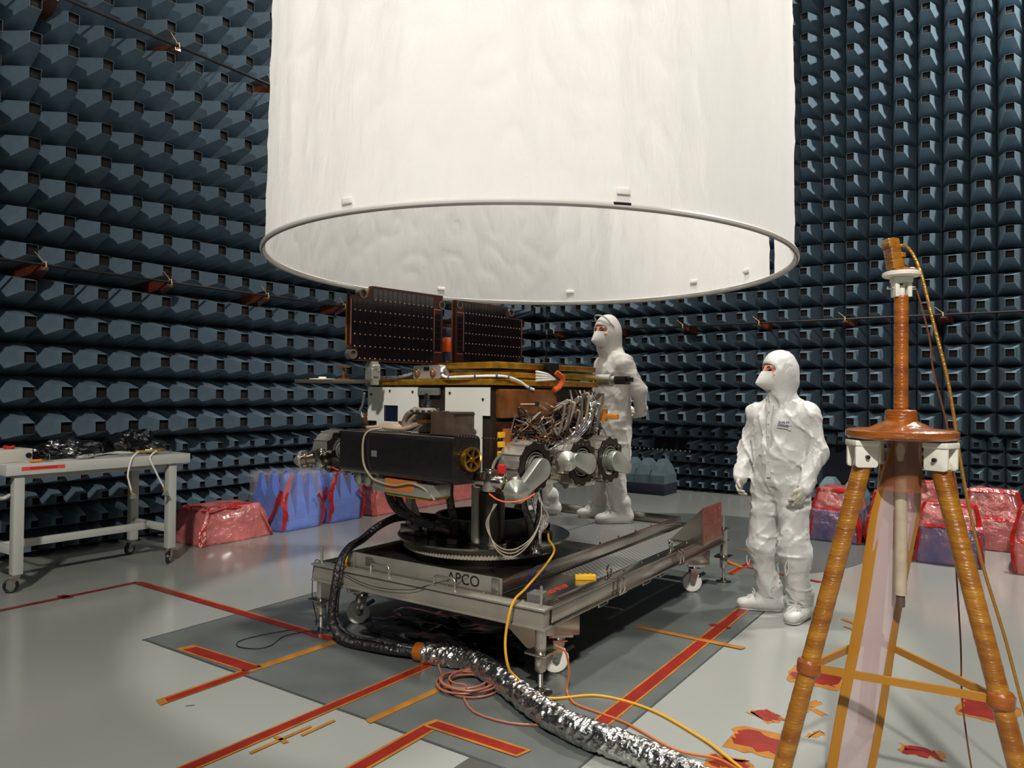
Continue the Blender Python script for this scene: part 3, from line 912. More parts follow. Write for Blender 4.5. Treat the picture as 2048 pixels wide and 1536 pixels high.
MB().tube(smooth_path([(-0.1, DBY - 0.05, DBZ + 0.15), (-0.16, DBY - 0.1, DBZ + 0.135), (-0.185, DBY - 0.122, DBZ + 0.09), (-0.19, DBY - 0.125, DBZ), (-0.175, DBY - 0.122, DBZ - 0.08), (-0.12, DBY - 0.115, DBZ - 0.14), (-0.05, DBY - 0.11, DBZ - 0.165), (0.1, DBY - 0.11, DBZ - 0.175), (0.25, DBY - 0.11, DBZ - 0.15), (0.36, DBY - 0.1, DBZ - 0.175), (0.42, DBY - 0.08, DBZ - 0.23)], 8), 0.0065, 8).build('drill_cable', m_cable, RV)
MB().tube(smooth_path([(-0.3 + 0.05 * math.cos(a * PI / 6), DBY + 0.02 + 0.03 * math.sin(a * PI / 6), DBZ + 0.148) for a in range(12)], 3, True), 0.005, 6, closed=True).build('cable_coil', m_gold, RV)
for k in range(4):
    MB().cone((0.25 + 0.004 * k, DBY - 0.06 + 0.03 * k, DBZ + 0.2), (0.33, DBY - 0.06 + 0.03 * k, DBZ + 0.205), 0.011, 0.012, 10).build('gold_connector', m_brass, RV)
MB().box((-0.02, DBY + 0.06, DBZ + 0.165), (0.09, 0.03, 0.06)).build('connector_block', m_copperk, RV, bevel=0.003)
# lower bracket of the drill box
MB().span(-0.12, 0.4, DBY - 0.1, DBY + 0.06, DBZ - 0.225, DBZ - 0.15).build('lower_bracket', m_alu, RV, bevel=0.006)
MB().span(0.0, 0.26, DBY - 0.1015, DBY + 0.0, DBZ - 0.205, DBZ - 0.14).build('bracket_film', mat('orange_film', (176, 104, 46), 0.4), RV, smooth=False)
MB().span(0.0, 0.38, DBY - 0.09, DBY + 0.06, DBZ - 0.24, DBZ - 0.226).build('bracket_rail', m_gold, RV, smooth=False)

# raised solar panels: dark cell strings on a slotted frame
def solar_panel(y0, y1, notch_left, nm):
    g = bpy.data.objects.new(nm, None); COL.objects.link(g); g.parent = RV; g.location = (-0.3, y0, 1.70); g.rotation_euler = (0, 0, 0)
    w = y1 - y0
    H = 0.40
    # outline: y along panel, z up; corner notches like the clamp cut-outs
    if notch_left:
        out_ = [(0.06, 0.0), (w, 0.0), (w, H + 0.075), (0.17, H + 0.075), (0.15, H - 0.0), (0.0, H), (0.0, 0.09), (0.045, 0.075)]
    else:
        out_ = [(0.0, 0.0), (w - 0.05, 0.0), (w - 0.04, 0.05), (w, 0.06), (w, H - 0.02), (w - 0.15, H - 0.02), (w - 0.17, H + 0.06), (0.0, H + 0.06)]
    b = MB().prism(out_, 0.026, frame((0, 0, 0), (0, 1, 0), (0, 0, 1)))
    b.build('panel_core', m_cellgap, g, smooth=False)
    b = MB().prism([(p[0] + (0.0 if 0 else 0), p[1]) for p in out_], 0.012, frame((-0.014, 0, 0), (0, 1, 0), (0, 0, 1)))
    b.build('backing_frame', m_gold, g, smooth=False)
    ncol, nrow = (17, 6) if notch_left else (18, 6)
    mg = 0.018
    cs0, cs1 = (mg, w - 0.085) if notch_left else (0.085, w - mg)
    cw = (cs1 - cs0) / ncol
    top = H + 0.06 if notch_left else H + 0.045
    rh = (top - 0.012) / nrow
    dots = MB()
    base = MB()
    def inside(y, z):
        n = len(out_); c = False
        j = n - 1
        for i in range(n):
            yi, zi = out_[i]; yj, zj = out_[j]
            if (zi > z) != (zj > z) and y < (yj - yi) * (z - zi) / (zj - zi) + yi: c = not c
            j = i
        return c
    cm = None
    for r in range(nrow):
        for c in range(ncol):
            ya, yb = cs0 + c * cw, cs0 + (c + 1) * cw
            za, zb = 0.012 + r * rh, 0.012 + (r + 1) * rh
            if not all(inside(p, q) for p in (ya, yb) for q in (za + 0.002, zb - 0.002)): continue
            if cm is None:
                q = MB().box((0, 0, 0), (0.0024, cw - 0.0035, rh - 0.004)).build('solar_cell', m_cell, g, smooth=False)
                cm = q.data
            else:
                q = bpy.data.objects.new('solar_cell', cm); COL.objects.link(q); q.parent = g
            q.location = (0.0268, (ya + yb) / 2, (za + zb) / 2)
            dots.ball((0.029, ya + cw * 0.5, za + 0.004), 0.0042, 6)
    stuff(dots.build('cell_contacts', m_dot, g))
    # side string of horizontal cells and metal traces
    sy = w - 0.045 if notch_left else 0.045
    for k in range(6):
        z = 0.11 + k * 0.043
        MB().box((0.0268, sy, z), (0.0024, 0.05, 0.038)).build('solar_cell_side', m_cell, g, smooth=False)
    tr_ = MB()
    for yy in ((mg * 0.5, w - 0.079) if notch_left else (0.079, w - mg * 0.5)):
        tr_.span(0.026, 0.0285, yy - 0.002, yy + 0.002, 0.1, H - 0.02)
    tr_.span(0.026, 0.0285, sy - 0.03, sy + 0.03, 0.372, 0.377); tr_.span(0.026, 0.0285, sy - 0.03, sy + 0.03, 0.08, 0.085)
    tr_.build('bus_bar', mat('bus_bar_metal', (206, 140, 120), 0.3, 0.7), g, smooth=False)
    # clamp horns at the corners
    for (yy, zz) in (((0.1, H + 0.02), (w - 0.01, H + 0.01), (0.03, 0.04)) if notch_left else ((0.04, H + 0.03), (w - 0.13, H + 0.02), (w - 0.02, 0.02))):
        c = MB().lathe([(0.02, -0.02), (0.03, -0.02), (0.03, 0.03), (0.02, 0.03)], (0, yy, zz), (1, 0, 0), 18, closed=True)
        c.box((0.0, yy, zz), (0.03, 0.05, 0.03))
        c.build('hold_down_clamp', m_pframe, g)
    return g
solar_panel(-0.92, -0.15, True, 'solar_panel')
solar_panel(-0.03, 0.68, False, 'solar_panel')
# hinges that carry the panels
b = MB()
b.box((-0.3, -0.72, 1.68), (0.05, 0.06, 0.06)); b.box((-0.3, -0.72, 1.62), (0.07, 0.07, 0.07)); b.box((-0.28, -0.72, 1.58), (0.03, 0.05, 0.06))
b.cone((-0.36, -0.72, 1.665), (-0.24, -0.72, 1.665), 0.018, n=12)
b.build('panel_hinge', m_alu, RV, bevel=0.005)
b = MB()
b.box((-0.3, -0.09, 1.75), (0.035, 0.05, 0.3)); b.box((-0.3, -0.09, 1.93), (0.05, 0.05, 0.06)); b.cone((-0.3, -0.09, 1.59), (-0.3, -0.09, 1.65), 0.04, n=14)
b.build('mast_post', mat('mast_blue', (40, 50, 74), 0.4, 0.2), RV, bevel=0.004)
MB().box((-0.29, -0.1, 1.84), (0.06, 0.04, 0.1)).build('mast_label', m_orangec, RV, bevel=0.004)
b = MB()
b.tube(smooth_path([(-0.3, -0.15, 1.66), (-0.27, -0.1, 1.72), (-0.3, -0.04, 1.66), (-0.28, 0.02, 1.63)], 6), 0.012, 8)
b.build('hinge_cable', m_cableb, RV)
# deck instrument block with two round lenses
b = MB().prism(rounded(0.26, 0.085, 0.02), 0.07, frame((-0.0, -0.46, 1.635), (1, 0, 0), (0, 0, 1)))
b.build('instrument_block', mat('block_grey', (150, 146, 140), 0.5, 0.2), RV)
for x in (-0.085, 0.065):
    MB().lathe([(0.0, 0.02), (0.012, 0.02), (0.016, 0.014), (0.024, 0.012), (0.026, 0.0)], (x, -0.53, 1.63), (0, -1, 0), 18).build('knob', mat('knob_copper', (150, 110, 84), 0.35, 0.6), RV)
MB().box((0.0, -0.532, 1.655), (0.05, 0.004, 0.022)).build('block_slot', m_black, RV, smooth=False)
# folded panels stacked on the deck, gold edged
for (x0, x1, y0, y1, z0, z1) in ((0.05, 0.56, -0.46, -0.02, 1.60, 1.632), (0.05, 0.56, -0.48, -0.04, 1.652, 1.69), (0.04, 0.58, 0.06, 0.5, 1.60, 1.635), (0.06, 0.57, 0.04, 0.48, 1.652, 1.688)):
    b = MB().span(x0, x1, y0, y1, z0, z1); b.build('folded_panel', m_gold, RV, bevel=0.003)
    MB().span(x0 + 0.01, x1 - 0.01, y0 + 0.01, y1 - 0.01, z1, z1 + 0.004).build('folded_panel_face', m_cell, RV, smooth=False)
MB().span(0.53, 0.6, -0.06, 0.05, 1.59, 1.7).build('stack_clamp', m_darkst, RV, bevel=0.005)
# white flying lead along the deck edge with blue ties
lead = smooth_path([(0.15, -0.52, 1.66), (0.2, -0.585, 1.64), (0.24, -0.592, 1.6), (0.4, -0.592, 1.6), (0.58, -0.55, 1.604), (0.605, -0.45, 1.602), (0.612, -0.35, 1.58), (0.615, -0.27, 1.545), (0.62, -0.22, 1.53)], 7)
MB().tube(lead, 0.008, 8).build('deck_lead', m_cablew, RV)
MB().tube(smooth_path([(-0.52, -0.585, 1.6), (-0.35, -0.588, 1.6), (-0.2, -0.58, 1.605), (-0.12, -0.54, 1.63)], 7), 0.009, 8).build('deck_lead', m_foil, RV)
for k in (10, 16, 24, 30, 36, 50):
    p = lead[min(k, len(lead) - 1)]
    MB().ball(p, 0.011, 8).build('blue_tie', m_blue, RV)
# antenna disc wing at far left
b = MB().lathe([(0, 0), (0.085, 0), (0.085, 0.006), (0.025, 0.008), (0.025, 0.018), (0, 0.018)], (-0.68, -0.84, 1.585), n=24)
b.build('white_disc', m_wpanel, RV)
b = MB(); b.cone((-0.5, -0.8, 1.585), (-0.5, -0.8, 1.66), 0.01, n=10); b.box((-0.5, -0.8, 1.665), (0.07, 0.05, 0.01)); b.box((-0.5, -0.8, 1.59), (0.06, 0.05, 0.012))
b.build('panel_stop', m_copperk, RV)
# hanging loop at the left edge of the body
MB().tube(smooth_path([(-0.6, -0.56, 1.5), (-0.62, -0.56, 1.42), (-0.66, -0.55, 1.38), (-0.63, -0.55, 1.33)], 6), 0.008, 6).build('side_cable', m_cablew, RV)
MB().ball((-0.62, -0.5, 1.32), (0.04, 0.05, 0.05), 12).build('side_antenna', m_copperk, RV)

# ---- right flank of the body: film box, vents, connectors, harness
b = MB().span(0.565, 0.61, -0.5, 0.02, 1.36, 1.53); b.build('flank_box', m_copperk, RV, bevel=0.012)
MB().span(0.612, 0.614, -0.33, -0.2, 1.44, 1.446).build('flank_label', m_wpanel, RV, smooth=False)
MB().span(0.612, 0.615, -0.2, -0.16, 1.432, 1.455).build('flank_port', m_black, RV, smooth=False)
MB().span(0.566, 0.59, -0.5, 0.44, 1.03, 1.34).build('flank_recess', mat('flank_film', (62, 36, 22), 0.3, 0.3, vary=(16, 0.6), bump=(26, 0.5), coat=0.4), RV, bevel=0.004)
MB().lathe([(0.09, 0), (0.13, 0.0), (0.13, 0.04), (0.09, 0.05), (0.085, 0.01)], (0.58, -0.2, 1.2), (1, 0, 0), 28, closed=True).build('port_ring', m_cableg, RV)
b = MB()
for z in (1.1, 1.155, 1.21, 1.265):
    b.box((0.595, -0.475, z), (0.02, 0.05, 0.034))
stuff(b.build('vent_louvres', m_yel, RV, bevel=0.004))
MB().span(0.59, 0.6, -0.46, -0.38, 1.07, 1.3).build('vent_strip', mat('vent_orange', (150, 84, 40), 0.4), RV, bevel=0.004)
rr = random.Random(5)
m_foild = mat('dull_foil', (150, 144, 136), 0.3, 0.8, bump=(34, 0.6), bdist=0.02)
# long connectors pointing out of the flank
for k in range(9):
    y = -0.06 + k * 0.055
    z = 1.40 + 0.03 * ((k * 7) % 3) - 0.02
    p = Vector((0.6, y, z)); q = p + Vector((0.055 + 0.02 * rr.random(), 0.02 * rr.uniform(-1, 1), 0.02 * rr.uniform(-1, 1) + 0.03))
    c = MB(); c.cone(p, q, 0.013, 0.011, 10); c.cone(q, q + (q - p) * 0.5, 0.017, 0.014, 10)
    c.build('connector', [m_silver, m_alu, m_cableg][k % 3], RV)
    e = q + (q - p) * 0.5
    pts = [e, e + Vector((0.02, 0, -0.02)), Vector((0.66 + 0.02 * rr.random(), y + 0.01, z - 0.12)), Vector((0.635, y - 0.02 + 0.04 * rr.random(), 1.29)), Vector((0.615, y - 0.1 + 0.08 * rr.random(), 1.25 + 0.03 * rr.random())), Vector((0.59, y - 0.14, 1.24))]
    MB().tube(smooth_path(pts, 6), 0.0085, 7).build('harness_branch', [m_cableg, m_foild, m_cable][k % 3], RV)
# dense fine wiring
for k in range(110):
    y = rr.uniform(-0.35, 0.45); z = rr.uniform(1.22, 1.38)
    pts = [(0.595, y, z), (0.625 + rr.uniform(0, 0.03), y + rr.uniform(-0.06, 0.06), z + rr.uniform(-0.05, 0.05)), (0.63, y + rr.uniform(-0.12, 0.12), z + rr.uniform(-0.1, 0.08)), (0.6, y + rr.uniform(-0.15, 0.15), z + rr.uniform(-0.12, 0.1))]
    MB().tube(smooth_path(pts, 5), rr.choice((0.003, 0.004, 0.006)), 5).build('wire', rr.choice((m_cable, m_cableg, m_foild, m_copperk, m_copperk, m_bodyd, m_darkst, m_orangec if k % 4 == 0 else m_darkst)), RV)
# white plug fan with orange tape, deck corner
for k in range(4):
    MB().tube(smooth_path([(0.62, -0.2, 1.585 + 0.018 * k), (0.64, -0.12, 1.59 + 0.012 * k), (0.63, -0.03, 1.595)], 5), 0.007, 6).build('plug_lead', m_cablew, RV)
MB().tube(smooth_path([(0.63, -0.02, 1.64), (0.65, 0.02, 1.6), (0.64, 0.0, 1.55), (0.63, -0.04, 1.53)], 6), 0.018, 8).build('tape_wrap', m_orangec, RV)
# rows of small bright connector backshells along the lower edge
for k in range(22):
    y = -0.32 + k * 0.034
    MB().cone((0.6, y, 1.05 + 0.02 * (k % 3)), (0.645, y + 0.008 * (k % 2), 1.07 + 0.016 * (k % 4)), 0.011, 0.008, 8).build('backshell', [m_silver, m_darkst, m_alu][k % 3], RV)
# silver flying bundle sweeping to the rear
for k in range(4):
    pts = [(0.63 + 0.012 * k, -0.5, 1.0 + 0.012 * k), (0.66 + 0.008 * k, -0.25, 1.1 + 0.01 * k), (0.69, 0.05, 1.2 + 0.012 * k), (0.7 - 0.012 * k, 0.25, 1.33 + 0.01 * k), (0.66, 0.3 + 0.02 * k, 1.45), (0.63, 0.28 + 0.02 * k, 1.5)]
    MB().tube(smooth_path(pts, 8), 0.010, 7).build('silver_bundle', m_foil, RV)
for k in range(6):
    y = 0.16 + 0.05 * k
    MB().tube(smooth_path([(0.6, y, 1.53), (0.63, y + 0.02 * rr.uniform(-1, 1), 1.45), (0.62, y + 0.03 * rr.uniform(-1, 1), 1.36), (0.6, y, 1.3)], 5), 0.008, 6).build('drop_lead', [m_cableg, m_copperk, m_foil][k % 3], RV)
# front lead beside the drill box
MB().tube(smooth_path([(0.6, -0.3, 1.3), (0.62, -0.38, 1.24), (0.615, -0.45, 1.18), (0.62, -0.55, 1.12), (0.635, -0.6, 1.04), (0.64, -0.62, 1.0)], 8), 0.009, 8).build('side_lead', m_cableg, RV)
# rear camera boom
b = MB(); b.cone((0.57, 0.5, 1.6), (0.69, 0.5, 1.6), 0.042, n=18); b.cone((0.69, 0.5, 1.6), (0.72, 0.5, 1.6), 0.03, n=16)
b.build('boom_motor', m_alu, RV)
MB().box((0.76, 0.52, 1.6), (0.08, 0.07, 0.055)).box((0.81, 0.53, 1.605), (0.03, 0.05, 0.03)).build('boom_tip', m_darkst, RV, bevel=0.004)
MB().box((0.72, 0.44, 1.36), (0.12, 0.03, 0.035)).box((0.66, 0.44, 1.37), (0.05, 0.05, 0.08)).build('rear_fitting', mat('fitting_orange', (186, 116, 40), 0.4), RV, bevel=0.005)

m_tread_shoe = mat('wheel_shoe', (196, 191, 181), 0.2, 0.75)
# ---- wheels and bogies
def wheel(x, y, z, side, nm='wheel', ang=0.0, r=0.142):
    g = bpy.data.objects.new(nm, None); COL.objects.link(g); g.parent = RV; g.location = (x, y, z); g.rotation_euler = (0, 0, ang)
    wd = 0.165
    s = side
    # twelve shoes round the rim
    for k in range(12):
        a0 = 2 * PI * k / 12; a1 = a0 + 2 * PI / 12 * 0.94
        b = MB()
        vs = []
        for a in (a0, (a0 + a1) / 2, a1):
            for rr_ in (r, r - 0.006):
                for xx in (-wd / 2, wd / 2):
                    vs.append((xx, rr_ * math.cos(a), rr_ * math.sin(a)))
        fs = []
        for q in range(2):
            o_ = q * 4
            fs += [(o_, o_ + 1, o_ + 5, o_ + 4), (o_ + 2, o_ + 6, o_ + 7, o_ + 3), (o_, o_ + 4, o_ + 6, o_ + 2), (o_ + 1, o_ + 3, o_ + 7, o_ + 5)]
        fs += [(0, 2, 3, 1), (8, 9, 11, 10)]
        b.add(vs, fs)
        am = a0
        b.box((0, (r + 0.004) * math.cos(am), (r + 0.004) * math.sin(am)), (wd, 0.012, 0.006), Matrix.Rotation(am, 3, 'X'))
        b.build('tread_shoe', m_tread_shoe, g, smooth=False)
    # dark scalloped flange on the outer face
    P = []
    for k in range(48):
        a = 2 * PI * k / 48
        rr_ = r - 0.003 + 0.008 * (1 if (k % 4) < 2 else -1)
        P.append((rr_ * math.cos(a), rr_ * math.sin(a)))
    Q = [(0.098 * math.cos(2 * PI * k / 48), 0.098 * math.sin(2 * PI * k / 48)) for k in range(48)]
    for xs in (s * wd / 2,):
        b = MB()
        vs = [(xs + dx, p[0], p[1]) for dx in (0, s * 0.008) for p in P + Q]
        fs = []
        for k in range(48):
            l = (k + 1) % 48
            fs += [(k, l, 48 + l, 48 + k), (96 + k, 144 + k, 144 + l, 96 + l), (k, 96 + k, 96 + l, l), (48 + k, 48 + l, 144 + l, 144 + k)]
        b.add(vs, fs)
        b.build('wheel_flange', mat('flange_brown', (44, 36, 32), 0.35, 0.5), g, smooth=False)
    # coiled flexure rings inside
    for (r0, dx) in ((0.085, 0.0), (0.068, 0.012), (0.052, 0.022)):
        b = MB().lathe([(r0 - 0.004, -0.03), (r0, -0.03), (r0, 0.03), (r0 - 0.004, 0.03)], (s * (wd / 2 - 0.03 + dx), 0.006, 0), (s, 0, 0), 28, closed=True)
        b.build('flexure_ring', m_alu, g)
    MB().lathe([(0, 0), (0.05, 0), (0.05, 0.06), (0, 0.06)], (-s * 0.03, 0, 0), (s, 0, 0), 20).build('hub', m_darkst, g)
    return g
def dshield(px, py, pz, s, droop, back, nm='leg_cover'):
    """D-shaped cover plate from the wheel hub to the knuckle"""
    g = MB()
    n = 10
    c0 = Vector((0, 0)); c1 = Vector((back, droop))
    d = (c1 - c0).normalized(); nrm = Vector((-d.y, d.x))
    P = []
    for k in range(n + 1):
        a = PI / 2 + PI * k / n
        P.append(c0 + d * (0.064 * math.cos(a)) + nrm * (0.064 * math.sin(a)))
    for k in range(n + 1):
        a = -PI / 2 + PI * k / n
        P.append(c1 + d * (0.042 * math.cos(a)) + nrm * (0.042 * math.sin(a)))
    g.prism([(p.x, p.y) for p in P], 0.05, frame((px + s * 0.02, py, pz), (0, 1, 0), (0, 0, 1)))
    return g.build(nm, m_alu, RV, bevel=0.004)
WZ = 1.085
wheel(0.68, -0.37, WZ, 1)
wheel(0.68, 0.075, WZ, 1)
wheel(0.68, 0.375, WZ, 1)
wheel(-0.92, -0.56, WZ + 0.01, 1)
wheel(-0.70, 0.05, WZ, -1)
wheel(-0.70, 0.36, WZ, -1)
dshield(0.76, -0.37, WZ - 0.01, 1, -0.085, -0.13)
dshield(0.76, 0.075, WZ - 0.005, 1, 0.03, -0.12)
dshield(0.76, 0.375, WZ - 0.005, 1, -0.05, 0.12)
# actuator cones
def actuator(c, d, L_=0.11, r=0.07, nm='wheel_actuator'):
    c, d = Vector(c), Vector(d).normalized()
    g = bpy.data.objects.new(nm, None); COL.objects.link(g); g.parent = RV; g.location = c
    MB().lathe([(0.0, 0.052), (0.012, 0.05), (r * 0.55, 0.03), (r, 0.0), (r, -0.012), (r - 0.004, -0.014)], (0, 0, 0), d, 28).build('end_cone', m_alu, g)
    b = MB().lathe([(r - 0.008, -0.012), (r - 0.008, -0.03), (r - 0.002, -0.034), (r - 0.002, -0.05), (r - 0.014, -0.054), (r - 0.014, -0.08), (r - 0.006, -0.084), (r - 0.006, -L_), (0, -L_)], (0, 0, 0), d, 28)
    b.build('motor_drum', mat('actuator_metal', (170, 158, 138), 0.18, 0.95), g)
    b = MB()
    x = d.orthogonal().normalized(); y = d.cross(x)
    for k in range(10):
        a = 2 * PI * k / 10
        b.cone(x * math.cos(a) * (r + 0.002) + y * math.sin(a) * (r + 0.002) - d * 0.03, x * math.cos(a) * (r + 0.002) + y * math.sin(a) * (r + 0.002) - d * 0.05, 0.006, n=6)
    stuff(b.build('drum_bolts', m_chrome, g))
    return g
actuator((0.80, -0.57, 0.965), (0.65, -0.7, -0.1), 0.15, 0.07)
actuator((0.79, -0.1, WZ + 0.02), (0.75, -0.6, 0.12), 0.16, 0.06)
actuator((-1.02, -0.78, 1.03), (-0.75, -0.6, -0.15), 0.14, 0.062)
# knuckle and steering block in front, both sides
def knuckle(sx, x, y, z):
    b = MB()
    b.cone((x, y, z - 0.05), (x, y, z + 0.06), 0.045, n=20)
    b.cone((x, y, z + 0.06), (x, y, z + 0.075), 0.034, n=20)
    b.cone((x - 0.075 * sx, y - 0.02, z + 0.01), (x + 0.08 * sx, y + 0.02, z), 0.04, n=18)
    b.cone((x - 0.085 * sx, y - 0.02, z + 0.01), (x - 0.075 * sx, y - 0.02, z + 0.01), 0.048, n=18)
    b.box((x + 0.01, y + 0.05, z + 0.02), (0.1, 0.05, 0.09))
    b.build('steering_knuckle', m_silver, RV, bevel=0.004)
    c = MB()
    for k in range(8):
        a = 2 * PI * k / 8
        c.cone((x + 0.05 * math.cos(a), y + 0.05 * math.sin(a), z + 0.02), (x + 0.05 * math.cos(a), y + 0.05 * math.sin(a), z + 0.055), 0.009, n=8)
    stuff(c.build('knuckle_bolts', m_chrome, RV))
knuckle(1, 0.66, -0.63, 1.01)
knuckle(-1, -0.86, -0.72, 1.04)
b = MB(); b.bar((0.66, -0.6, 0.98), (0.8, -0.5, 0.94), 0.07, 0.05); b.bar((0.6, -0.55, 1.0), (0.5, -0.3, 1.0), 0.05)
b.build('front_leg', m_darkst, RV, bevel=0.005)
MB().bar((0.62, -0.36, 0.98), (0.64, 0.4, 0.99), 0.06, 0.05).build('bogie_beam', m_silver, RV, bevel=0.006)
MB().cone((0.68, 0.02, 0.945), (0.68, 0.3, 0.945), 0.026, n=14).build('bogie_tube', m_silver, RV)
MB().bar((-0.62, -0.36, 0.98), (-0.64, 0.4, 0.99), 0.06, 0.05).build('bogie_beam', m_silver, RV, bevel=0.006)
b = MB(); b.bar((-0.86, -0.7, 1.02), (-0.5, -0.5, 1.0), 0.05, 0.04); b.bar((-0.8, -0.72, 0.99), (-0.2, -0.66, 0.99), 0.035)
b.build('front_leg', m_darkst, RV, bevel=0.005)
MB().box((0.72, -0.6, 1.085), (0.04, 0.035, 0.05)).build('red_cap', m_redc, RV, bevel=0.006)
MB().tube(smooth_path([(0.7, -0.68, 0.955), (0.76, -0.68, 0.93), (0.82, -0.66, 0.92), (0.88, -0.6, 0.93), (0.9, -0.53, 0.96)], 6), 0.005, 6).build('heater_lead', m_orangec, RV)
# loops of thin white wire under the front wheel
for k in range(3):
    pts = [(0.72 + 0.01 * k, -0.66, 0.9), (0.66 - 0.01 * k, -0.64, 0.78), (0.68, -0.6, 0.64 + 0.012 * k), (0.76, -0.55, 0.60 + 0.02 * k), (0.83, -0.48, 0.68 + 0.01 * k), (0.85, -0.42, 0.8), (0.84, -0.4, 0.9)]
    MB().tube(smooth_path(pts, 8), 0.0028, 6).build('wire_loop', mat('thin_wire', (176, 164, 144), 0.5), RV)
# belly pan and hanging parts
MB().span(-0.5, 0.5, -0.5, 0.42, 0.985, 1.02).build('belly_pan', m_copperk, RV, bevel=0.004)
for (x, y, r) in ((-0.42, -0.72, 0.042), (-0.3, -0.74, 0.036)):
    b = MB().lathe([(0.0, -0.06), (r * 0.7, -0.045), (r, 0.0), (r * 0.8, 0.03), (0, 0.03)], (x, y, 0.965), n=18)
    b.build('hanging_bracket', m_alu, RV)
rr = random.Random(21)
for k in range(44):
    x = rr.uniform(-0.8, -0.15)
    pts = [(x, -0.72 + rr.uniform(-0.03, 0.05), 1.0), (x + rr.uniform(-0.06, 0.06), -0.72, 0.96 + rr.uniform(0, 0.03)), (x + rr.uniform(-0.1, 0.1), -0.7, 1.0)]
    MB().tube(smooth_path(pts, 5), 0.006, 6).build('front_wire', rr.choice((m_copperk, m_copperk, m_redc, m_cableg, m_darkst, m_silver)), RV)
# thick dark harness from the belly into the turntable
for (pts, r) in (([(-0.28, -0.6, 0.98), (-0.25, -0.62, 0.86), (-0.18, -0.6, 0.76), (-0.02, -0.5, 0.68), (0.08, -0.36, 0.62), (0.1, -0.3, 0.5)], 0.026),
                 ([(-0.25, -0.55, 0.98), (-0.22, -0.58, 0.86), (-0.14, -0.55, 0.74), (0.0, -0.45, 0.66), (0.11, -0.32, 0.58), (0.13, -0.26, 0.5)], 0.022),
                 ([(0.3, -0.6, 0.98), (0.32, -0.62, 0.9), (0.3, -0.58, 0.8), (0.22, -0.48, 0.7), (0.12, -0.38, 0.6), (0.06, -0.3, 0.5)], 0.024),
                 ([(0.62, -0.3, 1.0), (0.6, -0.28, 0.85), (0.62, -0.24, 0.72), (0.58, -0.2, 0.6), (0.5, -0.15, 0.52)], 0.022),
                 ([(0.66, -0.22, 1.0), (0.66, -0.2, 0.84), (0.63, -0.2, 0.7), (0.55, -0.22, 0.58), (0.4, -0.2, 0.52)], 0.018)):
    MB().tube(smooth_path(pts, 9), r, 9).build('belly_harness', m_cableb, RV)
for k in range(5):
    pts = [(0.6 + 0.02 * k, -0.2 - 0.02 * k, 1.0), (0.61 + 0.015 * k, -0.2, 0.85), (0.63, -0.17 + 0.02 * k, 0.72), (0.62 - 0.02 * k, -0.15, 0.58), (0.6, -0.1 - 0.02 * k, 0.53)]
    MB().tube(smooth_path(pts, 8), 0.011, 7).build('foil_drop', m_foil, RV)
# ------------------------------------------------------------------ sculpting helpers (distance fields -> one continuous skin)
def _hash(ix, iy, iz):
    n = (ix.astype(np.int64) * 374761393 + iy.astype(np.int64) * 668265263 + iz.astype(np.int64) * 1274126177) & 0x7fffffff
    n = ((n ^ (n >> 13)) * 1103515245) & 0x7fffffff
    n = n ^ (n >> 16)
    return (n & 0xffff) / 32767.5 - 1.0
def vnoise(p):
    i = np.floor(p); f_ = p - i; u = f_ * f_ * (3 - 2 * f_)
    i = i.astype(np.int64)
    r = 0
    for a in (0, 1):
        wx = u[:, 0] if a else 1 - u[:, 0]
        for b in (0, 1):
            wy = u[:, 1] if b else 1 - u[:, 1]
            for c in (0, 1):
                wz = u[:, 2] if c else 1 - u[:, 2]
                r = r + wx * wy * wz * _hash(i[:, 0] + a, i[:, 1] + b, i[:, 2] + c)
    return r
def sd_rc(p, a, b, ra, rb, sq=(1, 1, 1)):
    """capsule with linearly changing radius; sq squashes space per axis"""
    s = np.array(sq, float)
    a = np.array(a, float); b = np.array(b, float)
    pa = (p - a) / s; ba = (b - a) / s
    h = np.clip((pa @ ba) / (ba @ ba + 1e-9), 0, 1)
    return (np.linalg.norm(pa - h[:, None] * ba, axis=1) - (ra + (rb - ra) * h)) * min(sq)
def sd_el(p, c, r):
    r = np.array(r, float)
    q = (p - np.array(c, float)) / r
    k = np.linalg.norm(q, axis=1)
    return (k - 1) * r.min()
def smin(a, b, k):
    h = np.clip(0.5 + 0.5 * (b - a) / k, 0, 1)
    return b + (a - b) * h - k * h * (1 - h)
def smax(a, b, k): return -smin(-a, -b, k)
